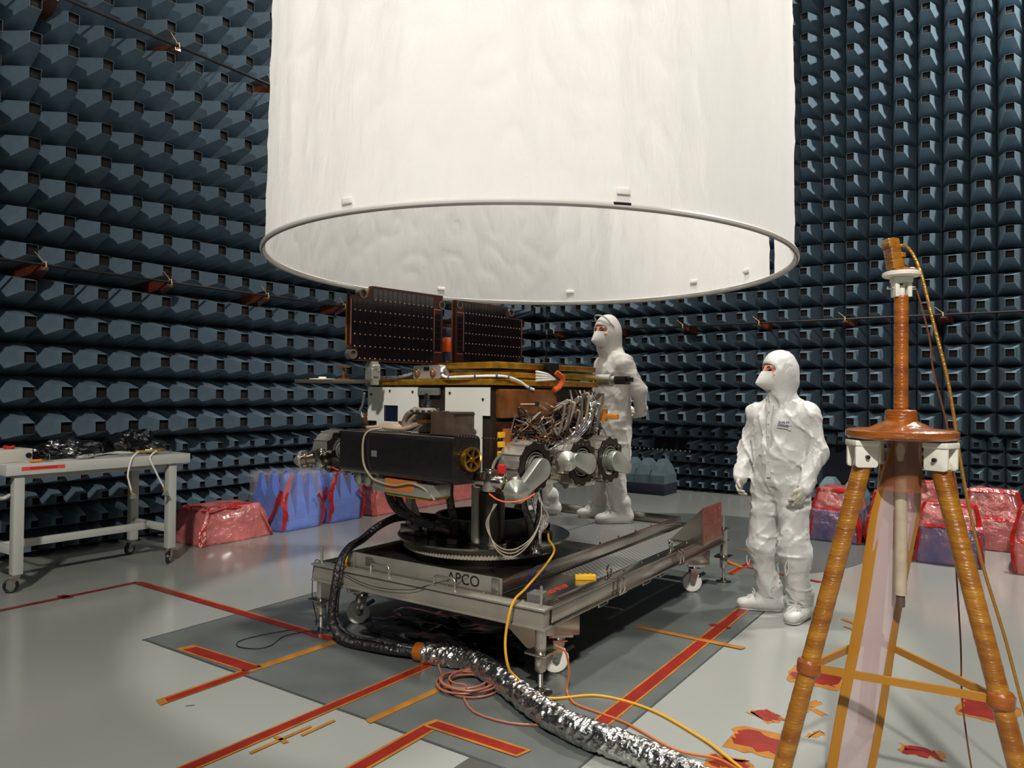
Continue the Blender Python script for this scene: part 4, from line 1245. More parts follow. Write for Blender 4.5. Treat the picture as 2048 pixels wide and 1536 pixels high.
def skin_mesh(name, fn, lo, hi, h, m, parent, smooth=2):
    lo = np.array(lo, float); hi = np.array(hi, float)
    n = np.ceil((hi - lo) / h).astype(int) + 1
    g = np.stack(np.meshgrid(*[lo[i] + h * np.arange(n[i]) for i in range(3)], indexing='ij'), -1).reshape(-1, 3)
    D = fn(g).reshape(n)
    S = D < 0
    cells = tuple(k - 1 for k in n)
    cnt = np.zeros(cells, np.int8); pos = np.zeros(cells + (3,)); num = np.zeros(cells)
    def sl(o): return tuple(slice(o[i], o[i] + cells[i]) for i in range(3))
    for o in np.ndindex(2, 2, 2): cnt += S[sl(o)]
    act = (cnt > 0) & (cnt < 8)
    for ax in range(3):
        for o in np.ndindex(2, 2, 2):
            if o[ax]: continue
            o2 = list(o); o2[ax] = 1
            d0, d1 = D[sl(o)], D[sl(tuple(o2))]
            cr = (d0 < 0) != (d1 < 0)
            t = np.where(cr, d0 / np.where(cr, d0 - d1, 1), 0)
            for k in range(3):
                pos[..., k] += np.where(cr, (o[k] + (t if k == ax else 0)), 0)
            num += cr
    idx = -np.ones(cells, np.int64); idx[act] = np.arange(act.sum())
    ci = np.argwhere(act)
    V = lo + h * (ci + pos[act] / num[act][:, None])
    F = []
    for ax in range(3):
        b1, b2 = (ax + 1) % 3, (ax + 2) % 3
        s0 = [slice(None)] * 3; s1 = [slice(None)] * 3
        s0[ax] = slice(0, -1); s1[ax] = slice(1, None)
        A, B = S[tuple(s0)], S[tuple(s1)]
        for flip, mk in ((False, A & ~B), (True, ~A & B)):
            e = np.argwhere(mk)
            e = e[(e[:, b1] > 0) & (e[:, b2] > 0) & (e[:, b1] < cells[b1]) & (e[:, b2] < cells[b2])]
            if not len(e): continue
            q = []
            for (u, v) in ((1, 1), (0, 1), (0, 0), (1, 0)):
                c = e.copy(); c[:, b1] -= u; c[:, b2] -= v
                q.append(idx[c[:, 0], c[:, 1], c[:, 2]])
            q = np.stack(q, 1)
            q = q[(q >= 0).all(1)]
            F.append(q[:, ::-1] if flip else q)
    F = np.concatenate(F)
    me = bpy.data.meshes.new(name)
    me.from_pydata([tuple(v) for v in V], [], [tuple(int(i) for i in q) for q in F])
    me.materials.append(m)
    bm = bmesh.new(); bm.from_mesh(me)
    for _ in range(smooth): bmesh.ops.smooth_vert(bm, verts=bm.verts, factor=0.4, use_axis_x=True, use_axis_y=True, use_axis_z=True)
    bm.to_mesh(me); bm.free()
    me.polygons.foreach_set('use_smooth', [True] * len(me.polygons))
    o = bpy.data.objects.new(name, me); COL.objects.link(o); o.parent = parent
    return o

def rotz_pts(p, c, a):
    """points expressed in a frame turned by a about the vertical through c"""
    ca, sa = math.cos(a), math.sin(a)
    q = p - np.array(c, float)
    return np.stack([ca * q[:, 0] + sa * q[:, 1], -sa * q[:, 0] + ca * q[:, 1], q[:, 2]], 1)

m_suit = mat('coverall_fabric', (192, 191, 187), 0.42, bump=(30, 0.3), bdist=0.006)
m_suit2 = mat('coverall_matte', (194, 190, 183), 0.7, bump=(38, 0.25), bdist=0.005)
for _m in (m_suit, m_suit2):
    for _n in _m.node_tree.nodes:
        if _n.type == 'TEX_NOISE': _n.inputs['Distortion'].default_value = 2.0; _n.inputs['Scale'].default_value = 6.5
        if _n.type == 'BUMP': _n.inputs['Strength'].default_value = 0.4; _n.inputs['Distance'].default_value = 0.02
m_glove = mat('glove_latex', (176, 170, 154), 0.55, bump=(60, 0.15))
m_glovedark = mat('glove_dark', (58, 54, 56), 0.5)
m_boot = mat('bootie_fabric', (184, 183, 179), 0.5, bump=(40, 0.3), bdist=0.005)
m_mask = mat('mask_fabric', (190, 188, 183), 0.75)
m_skin = mat('skin', (186, 124, 104), 0.5, vary=(20, 0.08))
m_eye = mat('eye_dark', (34, 22, 18), 0.25)
m_ink = mat('suit_print', (56, 66, 104), 0.6)

def person(label, loc, rotz, J, suit, head_yaw, opts):
    """J: joints in the person's frame (faces -y, left side +x)"""
    P = thing('person', label, 'person', loc, rotz)
    hc = np.array(J['head'], float)
    fold = opts.get('fold', 0.008)
    sd0 = opts.get('seed', 0)
    def limb(d, p, ch, k=0.03):
        for (a, b, ra, rb) in ch:
            d = smin(d, sd_rc(p, a, b, ra, rb), k)
        return d
    def body(p):
        ch, pe = J['chest'], J['pelvis']
        d = sd_rc(p, ch, J['waist'], 0.158, 0.15, (1.24, 0.86, 1.0)) if not opts.get('bent') else sd_rc(p, ch, J['waist'], 0.15, 0.15)
        d = smin(d, sd_rc(p, J['waist'], pe, 0.155, 0.152, (1.17, 0.92, 1.0)) if not opts.get('bent') else sd_rc(p, J['waist'], pe, 0.15, 0.16), 0.05)
        d = smin(d, sd_rc(p, J['shL'], J['shR'], 0.07, 0.07), 0.05)
        for s in ('L', 'R'):
            d = smin(d, sd_rc(p, np.array(J['neck']) + np.array((0, 0.01, -0.03)), np.array(J['sh' + s]) * np.array((0.95, 1, 1)) + np.array((0, 0, 0.008)), 0.082, 0.058), 0.05)
        d = smin(d, sd_rc(p, J['neck'], hc + np.array((0, 0.01, -0.08)), 0.082, 0.078), 0.04)
        for s in ('L', 'R'):
            d = limb(d, p, [(J['sh' + s], J['el' + s], 0.068, 0.058), (J['el' + s], J['wr' + s], 0.06, 0.046)], 0.035)
            d = limb(d, p, [(J['hip' + s], J['kn' + s], 0.112, 0.088), (J['kn' + s], J['an' + s], 0.09, 0.072)], 0.04)
            if opts.get('cuffs'):
                kn = np.array(J['kn' + s]); an = np.array(J['an' + s]); c = kn + (an - kn) * 0.12
                d = smin(d, sd_rc(p, c, c + (an - kn) * 0.05, 0.108, 0.1), 0.02)
        if opts.get('coat'):
            d = smin(d, sd_rc(p, pe, opts['coat'], 0.165, 0.175, (1.08, 0.92, 1)), 0.05)
        # hood
        q = rotz_pts(p, hc, head_yaw)
        hd = smin(sd_el(q, (0, 0.012, 0.015), (0.105, 0.128, 0.142)), sd_rc(q, (0, 0.025, -0.03), (0, 0.02, -0.14), 0.1, 0.084), 0.05)
        hd = smin(hd, sd_el(q, (0, 0.08, -0.08), (0.08, 0.055, 0.06)), 0.03)
        d = smin(d, hd, 0.03)
        hole = sd_el(q, (0, -0.125, 0.016), (0.084, 0.09, 0.043))
        near = np.abs(d) < 0.05
        if near.any():
            pn = p[near]; qn = q[near]
            w = np.clip((1.56 - pn[:, 2]) / 0.1, 0.3, 1) if not opts.get('bent') else 1
            a = vnoise(pn * 6 + sd0); b = vnoise(pn * 4 + 31 + sd0)
            dg = pn + 0.05 * np.stack([a, b, a * b], 1)
            # creases lying across the limbs, long hanging folds, and slanting ones, each fading in and out
            r1 = 1 - np.abs(vnoise(dg * np.array((5, 5, 17)) + 7 + sd0))
            r2 = 1 - np.abs(vnoise(dg @ np.array(((12, 0, 4), (0, 12, 3), (9, -7, 7.0))).T + 17 + sd0))
            r3 = 1 - np.abs(vnoise(dg @ np.array(((15, 2, -8), (2, 15, 3), (-8, 6, 8.0))).T + 3 + sd0))
            m1 = np.clip(0.5 + 1.2 * b, 0, 1)
            d[near] -= w * fold * (1.3 * m1 * (r1 ** 4 - 0.2) + 1.3 * (1 - m1) * (r2 ** 4 - 0.2) + 0.8 * (r3 ** 5 - 0.15) + 0.4 * a)
        d = smax(d, -hole, 0.012)
        return d
    lo = np.array(opts['lo']); hi = np.array(opts['hi'])
    skin_mesh('coverall', body, lo, hi, opts.get('h', 0.0095), suit, P, smooth=1)
    # head under the hood
    hm = bpy.data.objects.new('head', None); COL.objects.link(hm); hm.parent = P; hm.location = hc; hm.rotation_euler = (0, 0, head_yaw)
    def head(p):
        d = sd_el(p, (0, 0.012, 0.012), (0.086, 0.108, 0.122))
        d = smin(d, sd_rc(p, (0, -0.1, 0.03), (0, -0.122, -0.012), 0.012, 0.015), 0.02)
        d = smin(d, sd_rc(p, (-0.045, -0.083, 0.034), (0.045, -0.083, 0.034), 0.016, 0.016), 0.015)
        for s in (-1, 1): d = smax(d, -sd_el(p, (s * 0.034, -0.108, 0.013), (0.02, 0.014, 0.012)), 0.01)
        for s in (-1, 1): d = smin(d, sd_el(p, (s * 0.05, -0.072, -0.02), (0.03, 0.022, 0.02)), 0.02)
        return d
    skin_mesh('face', head, (-0.11, -0.15, -0.13), (0.11, 0.14, 0.15), 0.008, m_skin, hm)
    for s in (-1, 1):
        MB().ball((s * 0.034, -0.092, 0.013), (0.014, 0.011, 0.0085), 10).build('eye', m_eye, hm)
        MB().tube([(s * 0.016, -0.103, 0.033), (s * 0.034, -0.1, 0.037), (s * 0.054, -0.086, 0.034)], 0.0035, 6).build('eyebrow', m_eye, hm)
    # pleated beak mask
    ys = [-0.145, -0.105, -0.06, 0.0, 0.06]
    rows = []
    for (z, yc, hw, side_y) in ((0.006, -0.132, 0.06, -0.088), (-0.03, -0.158, 0.074, -0.072), (-0.062, -0.182, 0.076, -0.07), (-0.074, -0.178, 0.074, -0.066), (-0.092, -0.145, 0.07, -0.055), (-0.115, -0.105, 0.06, -0.035)):
        r_ = []
        for k in range(-4, 5):
            t = k / 4
            r_.append((hw * t * (1 - 0.12 * t * t), yc + (side_y - yc) * abs(t) ** 1.6, z - 0.012 * (1 - abs(t)) * (1 if z < -0.05 else 0)))
        rows.append(r_)
    b = MB()
    vs = [v for r_ in rows for v in r_] + [(v[0] * 0.97, v[1] + 0.004, v[2]) for r_ in rows for v in r_]
    nr, nc = len(rows), 9
    o2 = nr * nc
    fs = []
    for i in range(nr - 1):
        for k in range(nc - 1):
            a = i * nc + k
            fs += [(a, a + 1, a + nc + 1, a + nc), (o2 + a, o2 + a + nc, o2 + a + nc + 1, o2 + a + 1)]
    for k in range(nc - 1):
        fs += [(k, o2 + k, o2 + k + 1, k + 1), ((nr - 1) * nc + k, (nr - 1) * nc + k + 1, o2 + (nr - 1) * nc + k + 1, o2 + (nr - 1) * nc + k)]
    for i in range(nr - 1):
        fs += [(i * nc, (i + 1) * nc, o2 + (i + 1) * nc, o2 + i * nc), (i * nc + nc - 1, o2 + i * nc + nc - 1, o2 + (i + 1) * nc + nc - 1, (i + 1) * nc + nc - 1)]
    b.add(vs, fs)
    b.build('face_mask', m_mask, hm)
    # gloved hands: palm, four unequal fingers, thumb from the side of the palm
    for s, sg in (('L', 1), ('R', -1)):
        wr = np.array(J['wr' + s], float); el = np.array(J['el' + s], float)
        dr = wr - el; dr /= np.linalg.norm(dr)
        if s in opts.get('hand_dir', {}): dr = np.array(opts['hand_dir'][s], float); dr /= np.linalg.norm(dr)
        inw = np.array((-sg, 0.15, 0.0)); inw -= dr * (inw @ dr); inw /= np.linalg.norm(inw)     # palm faces the thigh
        fwd = np.cross(dr, inw) * 1.0
        if fwd[1] > 0: fwd = -fwd
        curl = opts.get('curl', 0.9)
        def hand(p, wr=wr, dr=dr, inw=inw, fwd=fwd):
            q = p - wr
            L_ = np.stack([q @ fwd, q @ inw, q @ dr], 1)           # x across palm (thumb side +), y palm normal, z along hand
            d = sd_rc(L_, (0.002, 0, -0.05), (0.0, 0, 0.015), 0.044, 0.032, (1.0, 0.85, 1))
            d = smin(d, sd_rc(L_, (0.016, 0, 0.03), (0.018, 0.002, 0.075), 0.026, 0.02, (1, 0.75, 1)), 0.015)
            d = smin(d, sd_rc(L_, (-0.016, 0, 0.03), (-0.022, 0.002, 0.07), 0.024, 0.018, (1, 0.75, 1)), 0.015)
            for fx, l1, l2 in ((0.033, 0.038, 0.042), (0.011, 0.043, 0.046), (-0.011, 0.04, 0.042), (-0.032, 0.031, 0.033)):
                k0 = np.array((fx, 0.0, 0.082 - abs(fx - 0.01) * 0.2))
                k1 = k0 + np.array((0, math.sin(curl * 0.6) * l1, math.cos(curl * 0.6) * l1))
                k2 = k1 + np.array((0, math.sin(curl * 1.7) * l2, math.cos(curl * 1.7) * l2))
                d = smin(d, sd_rc(L_, k0, k1, 0.0105, 0.0098), 0.006)
                d = smin(d, sd_rc(L_, k1, k2, 0.0098, 0.0085), 0.004)
            t0 = np.array((0.034, 0.004, 0.03)); t1 = np.array((0.058, 0.016, 0.062)); t2 = np.array((0.05, 0.034, 0.09))
            d = smin(d, sd_rc(L_, t0, t1, 0.015, 0.012), 0.01); d = smin(d, sd_rc(L_, t1, t2, 0.012, 0.0095), 0.004)
            return d
        c = wr + dr * 0.05
        skin_mesh('glove', hand, c - 0.13, c + 0.13, 0.0055, opts.get('glove', m_glove), P, smooth=1)
    # booties
    for s in ('L', 'R'):
        an = np.array(J['an' + s], float); ya = J.get('ft' + s, 0.0)
        bz = an[2] - 0.09
        def boot(p, an=an, ya=ya, bz=bz):
            q = rotz_pts(p, (an[0], an[1], bz), ya)
            d = sd_rc(q, (0, 0.055, 0.05), (0, -0.06, 0.05), 0.062, 0.06, (0.95, 1, 0.95))
            d = smin(d, sd_rc(q, (0, -0.08, 0.038), (0.0, -0.17, 0.03), 0.055, 0.046, (1.05, 1, 0.9)), 0.04)
            d = smin(d, sd_rc(q, (0, 0.01, 0.06), (0, 0.01, 0.16), 0.068, 0.08), 0.035)
            nr_ = np.abs(d) < 0.04
            pn = p[nr_]
            a = vnoise(pn * 22 + sd0)
            d[nr_] -= 0.006 * (1 - np.abs(vnoise(pn * np.array((26, 26, 34)) + 2 * a[:, None]))) ** 2 * np.clip((pn[:, 2] - bz) / 0.05, 0, 1)
            return smax(d, -(p[:, 2] - bz - 0.002), 0.006)
        skin_mesh('bootie', boot, (an[0] - 0.27, an[1] - 0.27, bz - 0.012), (an[0] + 0.27, an[1] + 0.27, bz + 0.27), 0.0095, m_boot, P)
        R_ = Matrix.Rotation(ya, 3, 'Z')
        b = MB()
        base = Vector((an[0], an[1], bz))
        for t in (-1, 1):
            lp = [Vector((0.0, -0.085, 0.105)), Vector((t * 0.03, -0.1, 0.13)), Vector((t * 0.055, -0.1, 0.118)), Vector((t * 0.04, -0.1, 0.098)), Vector((0.0, -0.088, 0.104))]
            b.tube([base + R_ @ v for v in smooth_path(lp, 5)], 0.0045, 6)
            b.tube([base + R_ @ v for v in smooth_path([Vector((0, -0.088, 0.105)), Vector((t * 0.02, -0.125, 0.09)), Vector((t * 0.03, -0.14, 0.082))], 5)], 0.0035, 6)
        b.build('bootie_bow', m_boot, P)
        b = MB()
        P2 = rounded(0.1, 0.3, 0.045, 5)
        b.prism([(q[0], q[1] - 0.055) for q in P2], 0.006)
        so = b.build('sole', m_mask, P)
        so.matrix_local = Matrix.Translation(base) @ R_.to_4x4()
    return P

def placket(P, pts, w=0.03):
    """front fly strip with studs, laid on the chest"""
    g = MB()
    sp = smooth_path(pts, 6)
    vs, fs = [], []
    for p in sp:
        for (dx, dy) in ((-w / 2, 0.006), (-w / 2, -0.006), (w / 2, -0.006), (w / 2, 0.006)):
            vs.append((p.x + dx, p.y + dy, p.z))
    n = len(sp)
    for i in range(n - 1):
        for k in range(4):
            l = (k + 1) % 4
            fs.append((i * 4 + k, i * 4 + l, i * 4 + 4 + l, i * 4 + 4 + k))
    fs += [(0, 1, 2, 3), tuple((n - 1) * 4 + k for k in (3, 2, 1, 0))]
    g.add(vs, fs)
    g.build('front_placket', m_suit, P)

p1 = person('person in white coverall, hood and beak mask standing on the floor beside the tape-wrapped tripod',
    (-1.35, 5.29, 0.0042), math.radians(-14.5),
    dict(head=(0.0, -0.03, 1.665), neck=(0, 0.01, 1.5), chest=(0, 0.0, 1.3), waist=(0, 0.0, 1.1), pelvis=(0, 0.0, 0.94),
         shL=(0.186, 0.015, 1.37), shR=(-0.186, 0.015, 1.37), elL=(0.262, 0.02, 1.13), elR=(-0.258, 0.02, 1.14), wrL=(0.235, -0.11, 0.9), wrR=(-0.245, -0.1, 0.92),
         hipL=(0.09, 0, 0.88), hipR=(-0.09, 0, 0.88), knL=(0.125, -0.035, 0.48), knR=(-0.12, -0.02, 0.48), anL=(0.145, 0.02, 0.092), anR=(-0.10, 0.03, 0.092), ftL=0.12, ftR=-0.9),
    m_suit, -0.45, dict(lo=(-0.42, -0.3, 0.1), hi=(0.42, 0.28, 1.84), fold=0.012, cuffs=True, seed=3))
placket(p1, [(-0.0, -0.115, 1.44), (0.0, -0.148, 1.34), (0.0, -0.152, 1.2), (0.0, -0.15, 1.1), (0.0, -0.157, 0.95)])
b = MB()
for k in range(6): b.cone((0.0, -0.155 - 0.004 * (k > 2), 1.4 - k * 0.085), (0.0, -0.166, 1.4 - k * 0.085), 0.006, n=8)
stuff(b.build('studs', m_mask, p1))
text_part('chest_print', 'THALES', 0.022, m_ink, p1, frame((0.105, -0.15, 1.325), (1, 0.12, 0), (0, -0.12, 1)), 0.004)
MB().box((0.11, -0.147, 1.302), (0.1, 0.006, 0.003), Matrix.Rotation(0.1, 3, 'Z')).build('chest_print_line', m_ink, p1)
for (x, y, z) in ((0.13, -0.135, 0.41), (-0.2, -0.06, 0.41)):
    MB().tube(smooth_path([(x, y, z), (x - 0.012, y - 0.012, z - 0.05), (x + 0.002, y - 0.016, z - 0.1), (x + 0.014, y - 0.012, z - 0.05), (x + 0.004, y, z)], 6), 0.0028, 6).build('leg_tie', m_mask, p1)

p2 = person('person in white frock, hood and beak mask on the trolley, hands behind back',
    (-2.86, 5.70, 0.4325), math.radians(-33),
    dict(head=(0.0, -0.05, 1.6), neck=(0, 0.0, 1.44), chest=(0, 0.0, 1.25), waist=(0, 0.0, 1.06), pelvis=(0, 0.0, 0.9),
         shL=(0.18, 0.02, 1.325), shR=(-0.18, 0.02, 1.325), elL=(0.25, 0.12, 1.11), elR=(-0.25, 0.12, 1.11), wrL=(0.1, 0.235, 0.93), wrR=(-0.1, 0.235, 0.93),
         hipL=(0.09, 0, 0.85), hipR=(-0.09, 0, 0.85), knL=(0.1, -0.03, 0.47), knR=(-0.12, -0.05, 0.47), anL=(0.11, 0.03, 0.092), anR=(-0.19, 0.02, 0.092), ftL=-0.25, ftR=-0.3),
    m_suit2, 0.3, dict(lo=(-0.42, -0.3, 0.1), hi=(0.42, 0.36, 1.78), fold=0.008, coat=(0, 0.0, 0.56), seed=9, hand_dir={'L': (-0.8, 0.1, -0.5), 'R': (0.8, 0.1, -0.5)}, curl=0.7))
MB().tube(smooth_path([(0.17, -0.02, 1.3), (0.185, -0.03, 1.1), (0.19, -0.03, 0.9), (0.195, -0.035, 0.6)], 6), 0.005, 6).build('side_seam', m_suit2, p2)
text_part('chest_print', 'THALES', 0.026, m_ink, p2, frame((0.09, -0.157, 1.19), (1, 0.12, 0), (0, -0.05, 1)), 0.004)
MB().box((0.1, -0.153, 1.168), (0.09, 0.006, 0.003), Matrix.Rotation(0.1, 3, 'Z')).build('chest_print_line', m_ink, p2)
g = MB().tube(smooth_path([(-0.108, -0.04, 1.64), (-0.085, -0.115, 1.72), (0.0, -0.15, 1.745), (0.085, -0.115, 1.72), (0.108, -0.04, 1.64)], 6), 0.007, 6)
g.build('raised_goggles', mat('goggles_clear', (190, 192, 190), 0.15, trans=0.5), p2)

p3 = person('person in white coverall bending down behind the rover wheels',
    (-3.55, 5.73, 0.4325), math.radians(-60),
    dict(head=(0.0, -0.72, 0.86), neck=(0, -0.6, 0.9), chest=(0, -0.42, 0.93), waist=(0, -0.22, 0.96), pelvis=(0, 0.0, 0.9),
         shL=(0.18, -0.5, 0.92), shR=(-0.18, -0.5, 0.92), elL=(0.22, -0.5, 0.66), elR=(-0.22, -0.5, 0.66), wrL=(0.16, -0.6, 0.46), wrR=(-0.16, -0.6, 0.46),
         hipL=(0.09, 0, 0.84), hipR=(-0.09, 0, 0.84), knL=(0.11, -0.05, 0.46), knR=(-0.11, -0.06, 0.46), anL=(0.1, 0.05, 0.092), anR=(-0.12, 0.0, 0.092), ftL=0.1, ftR=-0.2),
    m_suit2, 0.0, dict(lo=(-0.36, -0.92, 0.1), hi=(0.36, 0.28, 1.16), fold=0.007, bent=True, seed=15, h=0.014))
# ------------------------------------------------------------------ white work table on castors
m_tab = mat('table_white', (172, 173, 165), 0.45)
m_tabtop = mat('table_top_white', (180, 181, 174), 0.35)
TB = thing('work_table', 'white steel work table on four castors with a red sticker on its edge', 'table', (-6.4, 3.07, 0))
MB().span(-0.37, 0.355, -0.70, 0.745, 0.868, 0.95).build('table_top', m_tabtop, TB, bevel=0.004)
for sx, sy in ((0.295, -0.6), (0.295, 0.6), (-0.31, -0.6), (-0.31, 0.6)):
    MB().box((sx, sy, 0.5), (0.07, 0.07, 0.735)).build('leg', m_tab, TB, bevel=0.004)
    g = bpy.data.objects.new('castor', None); COL.objects.link(g); g.parent = TB; g.location = (sx, sy, 0); g.rotation_euler = (0, 0, -1.9 + 0.5 * (sx > 0) + sy)
    MB().lathe([(0.0, -0.013), (0.02, -0.014), (0.034, -0.011), (0.04, -0.015), (0.05, -0.012), (0.0525, 0), (0.05, 0.012), (0.04, 0.015), (0.034, 0.011), (0.02, 0.014), (0, 0.013)], (0.03, 0, 0.0535), (0, 1, 0), 24).build('tyre', m_black, g)
    MB().lathe([(0.0, -0.016), (0.03, -0.016), (0.033, 0), (0.03, 0.016), (0, 0.016)], (0.03, 0, 0.0535), (0, 1, 0), 20).build('wheel_disc', m_chrome, g)
    b = MB()
    for q in (-1, 1):
        b.prism([(-0.03, 0.125), (0.02, 0.125), (0.06, 0.085), (0.045, 0.045), (0.02, 0.045)], 0.003, frame((0, q * 0.021 + 0.0015, 0), (1, 0, 0), (0, 0, 1)))
    b.box((0, 0, 0.127), (0.065, 0.055, 0.008))
    b.build('fork', m_chrome, g)
for y in (-0.6, 0.6):
    MB().span(-0.272, 0.258, y - 0.02, y + 0.02, 0.27, 0.33).build('end_stretcher', m_tab, TB, bevel=0.003)
MB().span(-0.03, 0.01, -0.578, 0.578, 0.27, 0.33).build('long_stretcher', m_tab, TB, bevel=0.003)
for x in (-0.3, 0.28): MB().span(x - 0.02, x + 0.02, -0.56, 0.56, 0.83, 0.867).build('apron', m_tab, TB)
MB().tube(smooth_path([(0.27, -0.64, 0.72), (0.26, -0.69, 0.7), (0.0, -0.7, 0.7), (-0.26, -0.69, 0.7), (-0.28, -0.64, 0.72)], 6), 0.014, 8).build('push_handle', m_tab, TB)
MB().span(0.3553, 0.3565, -0.60, -0.3, 0.90, 0.928).build('warning_sticker', mat('sticker_red', (214, 70, 62), 0.5), TB, smooth=False)
MB().span(0.3563, 0.3568, -0.545, -0.355, 0.909, 0.919).build('sticker_print', mat('sticker_dark', (150, 30, 30), 0.5), TB, smooth=False)

# things on the table
ib = thing('instrument_box', 'grey metal instrument box on the end of the white table', 'box', (-6.3, 2.47, 0.951), 0.05)
MB().box((0, 0.0, 0.05), (0.22, 0.26, 0.1)).build('case', mat('case_grey', (186, 182, 170), 0.5), ib, bevel=0.004)
MB().cone((0.108, 0.1, 0.05), (0.122, 0.1, 0.05), 0.02, n=16).build('knob', m_black, ib)
rg = tag(MB().tube([(0.035 * math.cos(2 * PI * k / 20), 0.028 * math.sin(2 * PI * k / 20), 0.012 + 0.005 * math.sin(4 * PI * k / 20)) for k in range(20)], 0.012, 8, closed=True).build('cable_ring', m_redc, None), 'small red ring lying on the grey instrument box', 'ring')
rg.location = (-6.26, 2.47, 1.0515)
sd_ = thing('screwdriver', 'orange-handled tool lying on the table edge in front of the grey box', 'tool', (-6.085, 2.52, 0.951), 0)
MB().lathe([(0.0, 0), (0.012, 0.004), (0.013, 0.03), (0.01, 0.06), (0.013, 0.075), (0.007, 0.085), (0, 0.085)], (0, 0.02, 0.0135), (0, 1, 0), 12).build('handle', mat('tool_orange', (216, 126, 30), 0.35), sd_)
MB().cone((0, 0.02, 0.0135), (0, -0.1, 0.0135), 0.0035, n=8).build('shaft', m_chrome, sd_)
wl_ = thing('wire_holder', 'small chrome clip standing on the white table by the grey box', 'clip', (-6.12, 2.68, 0.951))
b = MB().box((0, 0, 0.006), (0.05, 0.06, 0.012)); b.build('base', m_chrome, wl_, bevel=0.003)
MB().tube(smooth_path([(0, -0.015, 0.012), (0, -0.012, 0.05), (0, 0.0, 0.062), (0, 0.012, 0.05), (0, 0.015, 0.012)], 5), 0.003, 6).build('loop', m_chrome, wl_)
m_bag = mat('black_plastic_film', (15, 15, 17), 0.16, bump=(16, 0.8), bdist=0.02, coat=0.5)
def heap(name, c, r, seed, m, label, cat, n=56, rough=0.45, flat=1.0):
    vs, fs = [], []
    mm = n // 3
    for i in range(mm + 1):
        th = (PI / 2) * i / mm
        for k in range(n):
            a = 2 * PI * k / n
            d = Vector((math.cos(a) * math.sin(th), math.sin(a) * math.sin(th), math.cos(th)))
            w = 1 + rough * mnoise.noise(d * 2.2 + Vector((seed, 0, 0))) + rough * 0.45 * (1 - abs(mnoise.noise(d * 5.5 + Vector((0, seed, 0))))) - 0.1
            w += 0.1 * abs(mnoise.noise(d * 13 + Vector((0, 0, seed))))
            z = max(0.0, r[2] * d.z * w)
            vs.append((r[0] * d.x * w, r[1] * d.y * w, z if i < mm else 0.0))
    for i in range(mm):
        for k in range(n):
            l = (k + 1) % n
            fs.append((i * n + k, (i + 1) * n + k, (i + 1) * n + l, i * n + l))
    fs.append(tuple(mm * n + k for k in range(n))[::-1])
    b = MB(); b.add(vs, fs)
    o = b.build(name, m, None)
    o.location = c
    return tag(o, label, cat)
heap('plastic_bag', (-6.43, 3.5, 0.951), (0.19, 0.22, 0.17), 4, m_bag, 'crumpled shiny black plastic bundle on the far end of the white table', 'bag')
heap('plastic_bag', (-6.42, 2.95, 0.951), (0.18, 0.26, 0.12), 9, m_bag, 'flat dark plastic cover lying along the middle of the white table', 'bag', rough=0.5)
ch = thing('cable_harness', 'silver wrapped cable with connectors hanging over the white table edge', 'cable', (-6.2, 3.3, 0.951))
MB().tube(smooth_path([(0.1, -0.42, 0.02), (0.07, -0.25, 0.03), (0.06, -0.1, 0.035), (0.08, 0.05, 0.025), (0.08, 0.2, 0.03), (0.07, 0.35, 0.025), (0.0, 0.42, 0.02)], 8), lambda t: 0.012 + 0.006 * math.sin(t * 20), 8).build('trunk', m_foil, ch)
for k, (y, L_) in enumerate(((-0.02, 0.34), (0.14, 0.3))):
    pts = [(0.08, y + 0.12, 0.03), (0.14, y + 0.06, 0.03), (0.166, y, -0.02), (0.172, y - 0.03 + 0.08 * k, -0.14), (0.172, y - 0.02 + 0.1 * k, -0.2), (0.17, y + 0.0 + 0.12 * k, -0.27)]
    MB().tube(smooth_path(pts, 7), 0.0075, 8).build('branch', m_cablew, ch)
    e = Vector(pts[-1])
    MB().cone(e, e + Vector((0, 0.008, -0.035)), 0.01, 0.008, 8).build('sleeve', mat('sleeve_gold', (190, 130, 30), 0.3), ch)
    MB().prism([(-0.012, 0), (0.012, 0), (0.03, -0.04), (-0.03, -0.04)], 0.02, frame(e + Vector((0.01, 0.008, -0.03)), (0, 1, 0), (0, 0, 1))).build('plug', m_alu, ch, bevel=0.002)
MB().tube(smooth_path([(0.1, 0.05, 0.04), (0.12, 0.15, 0.035), (0.1, 0.28, 0.045), (0.05, 0.34, 0.03)], 6), 0.01, 8).build('gold_wrap', m_gold, ch)

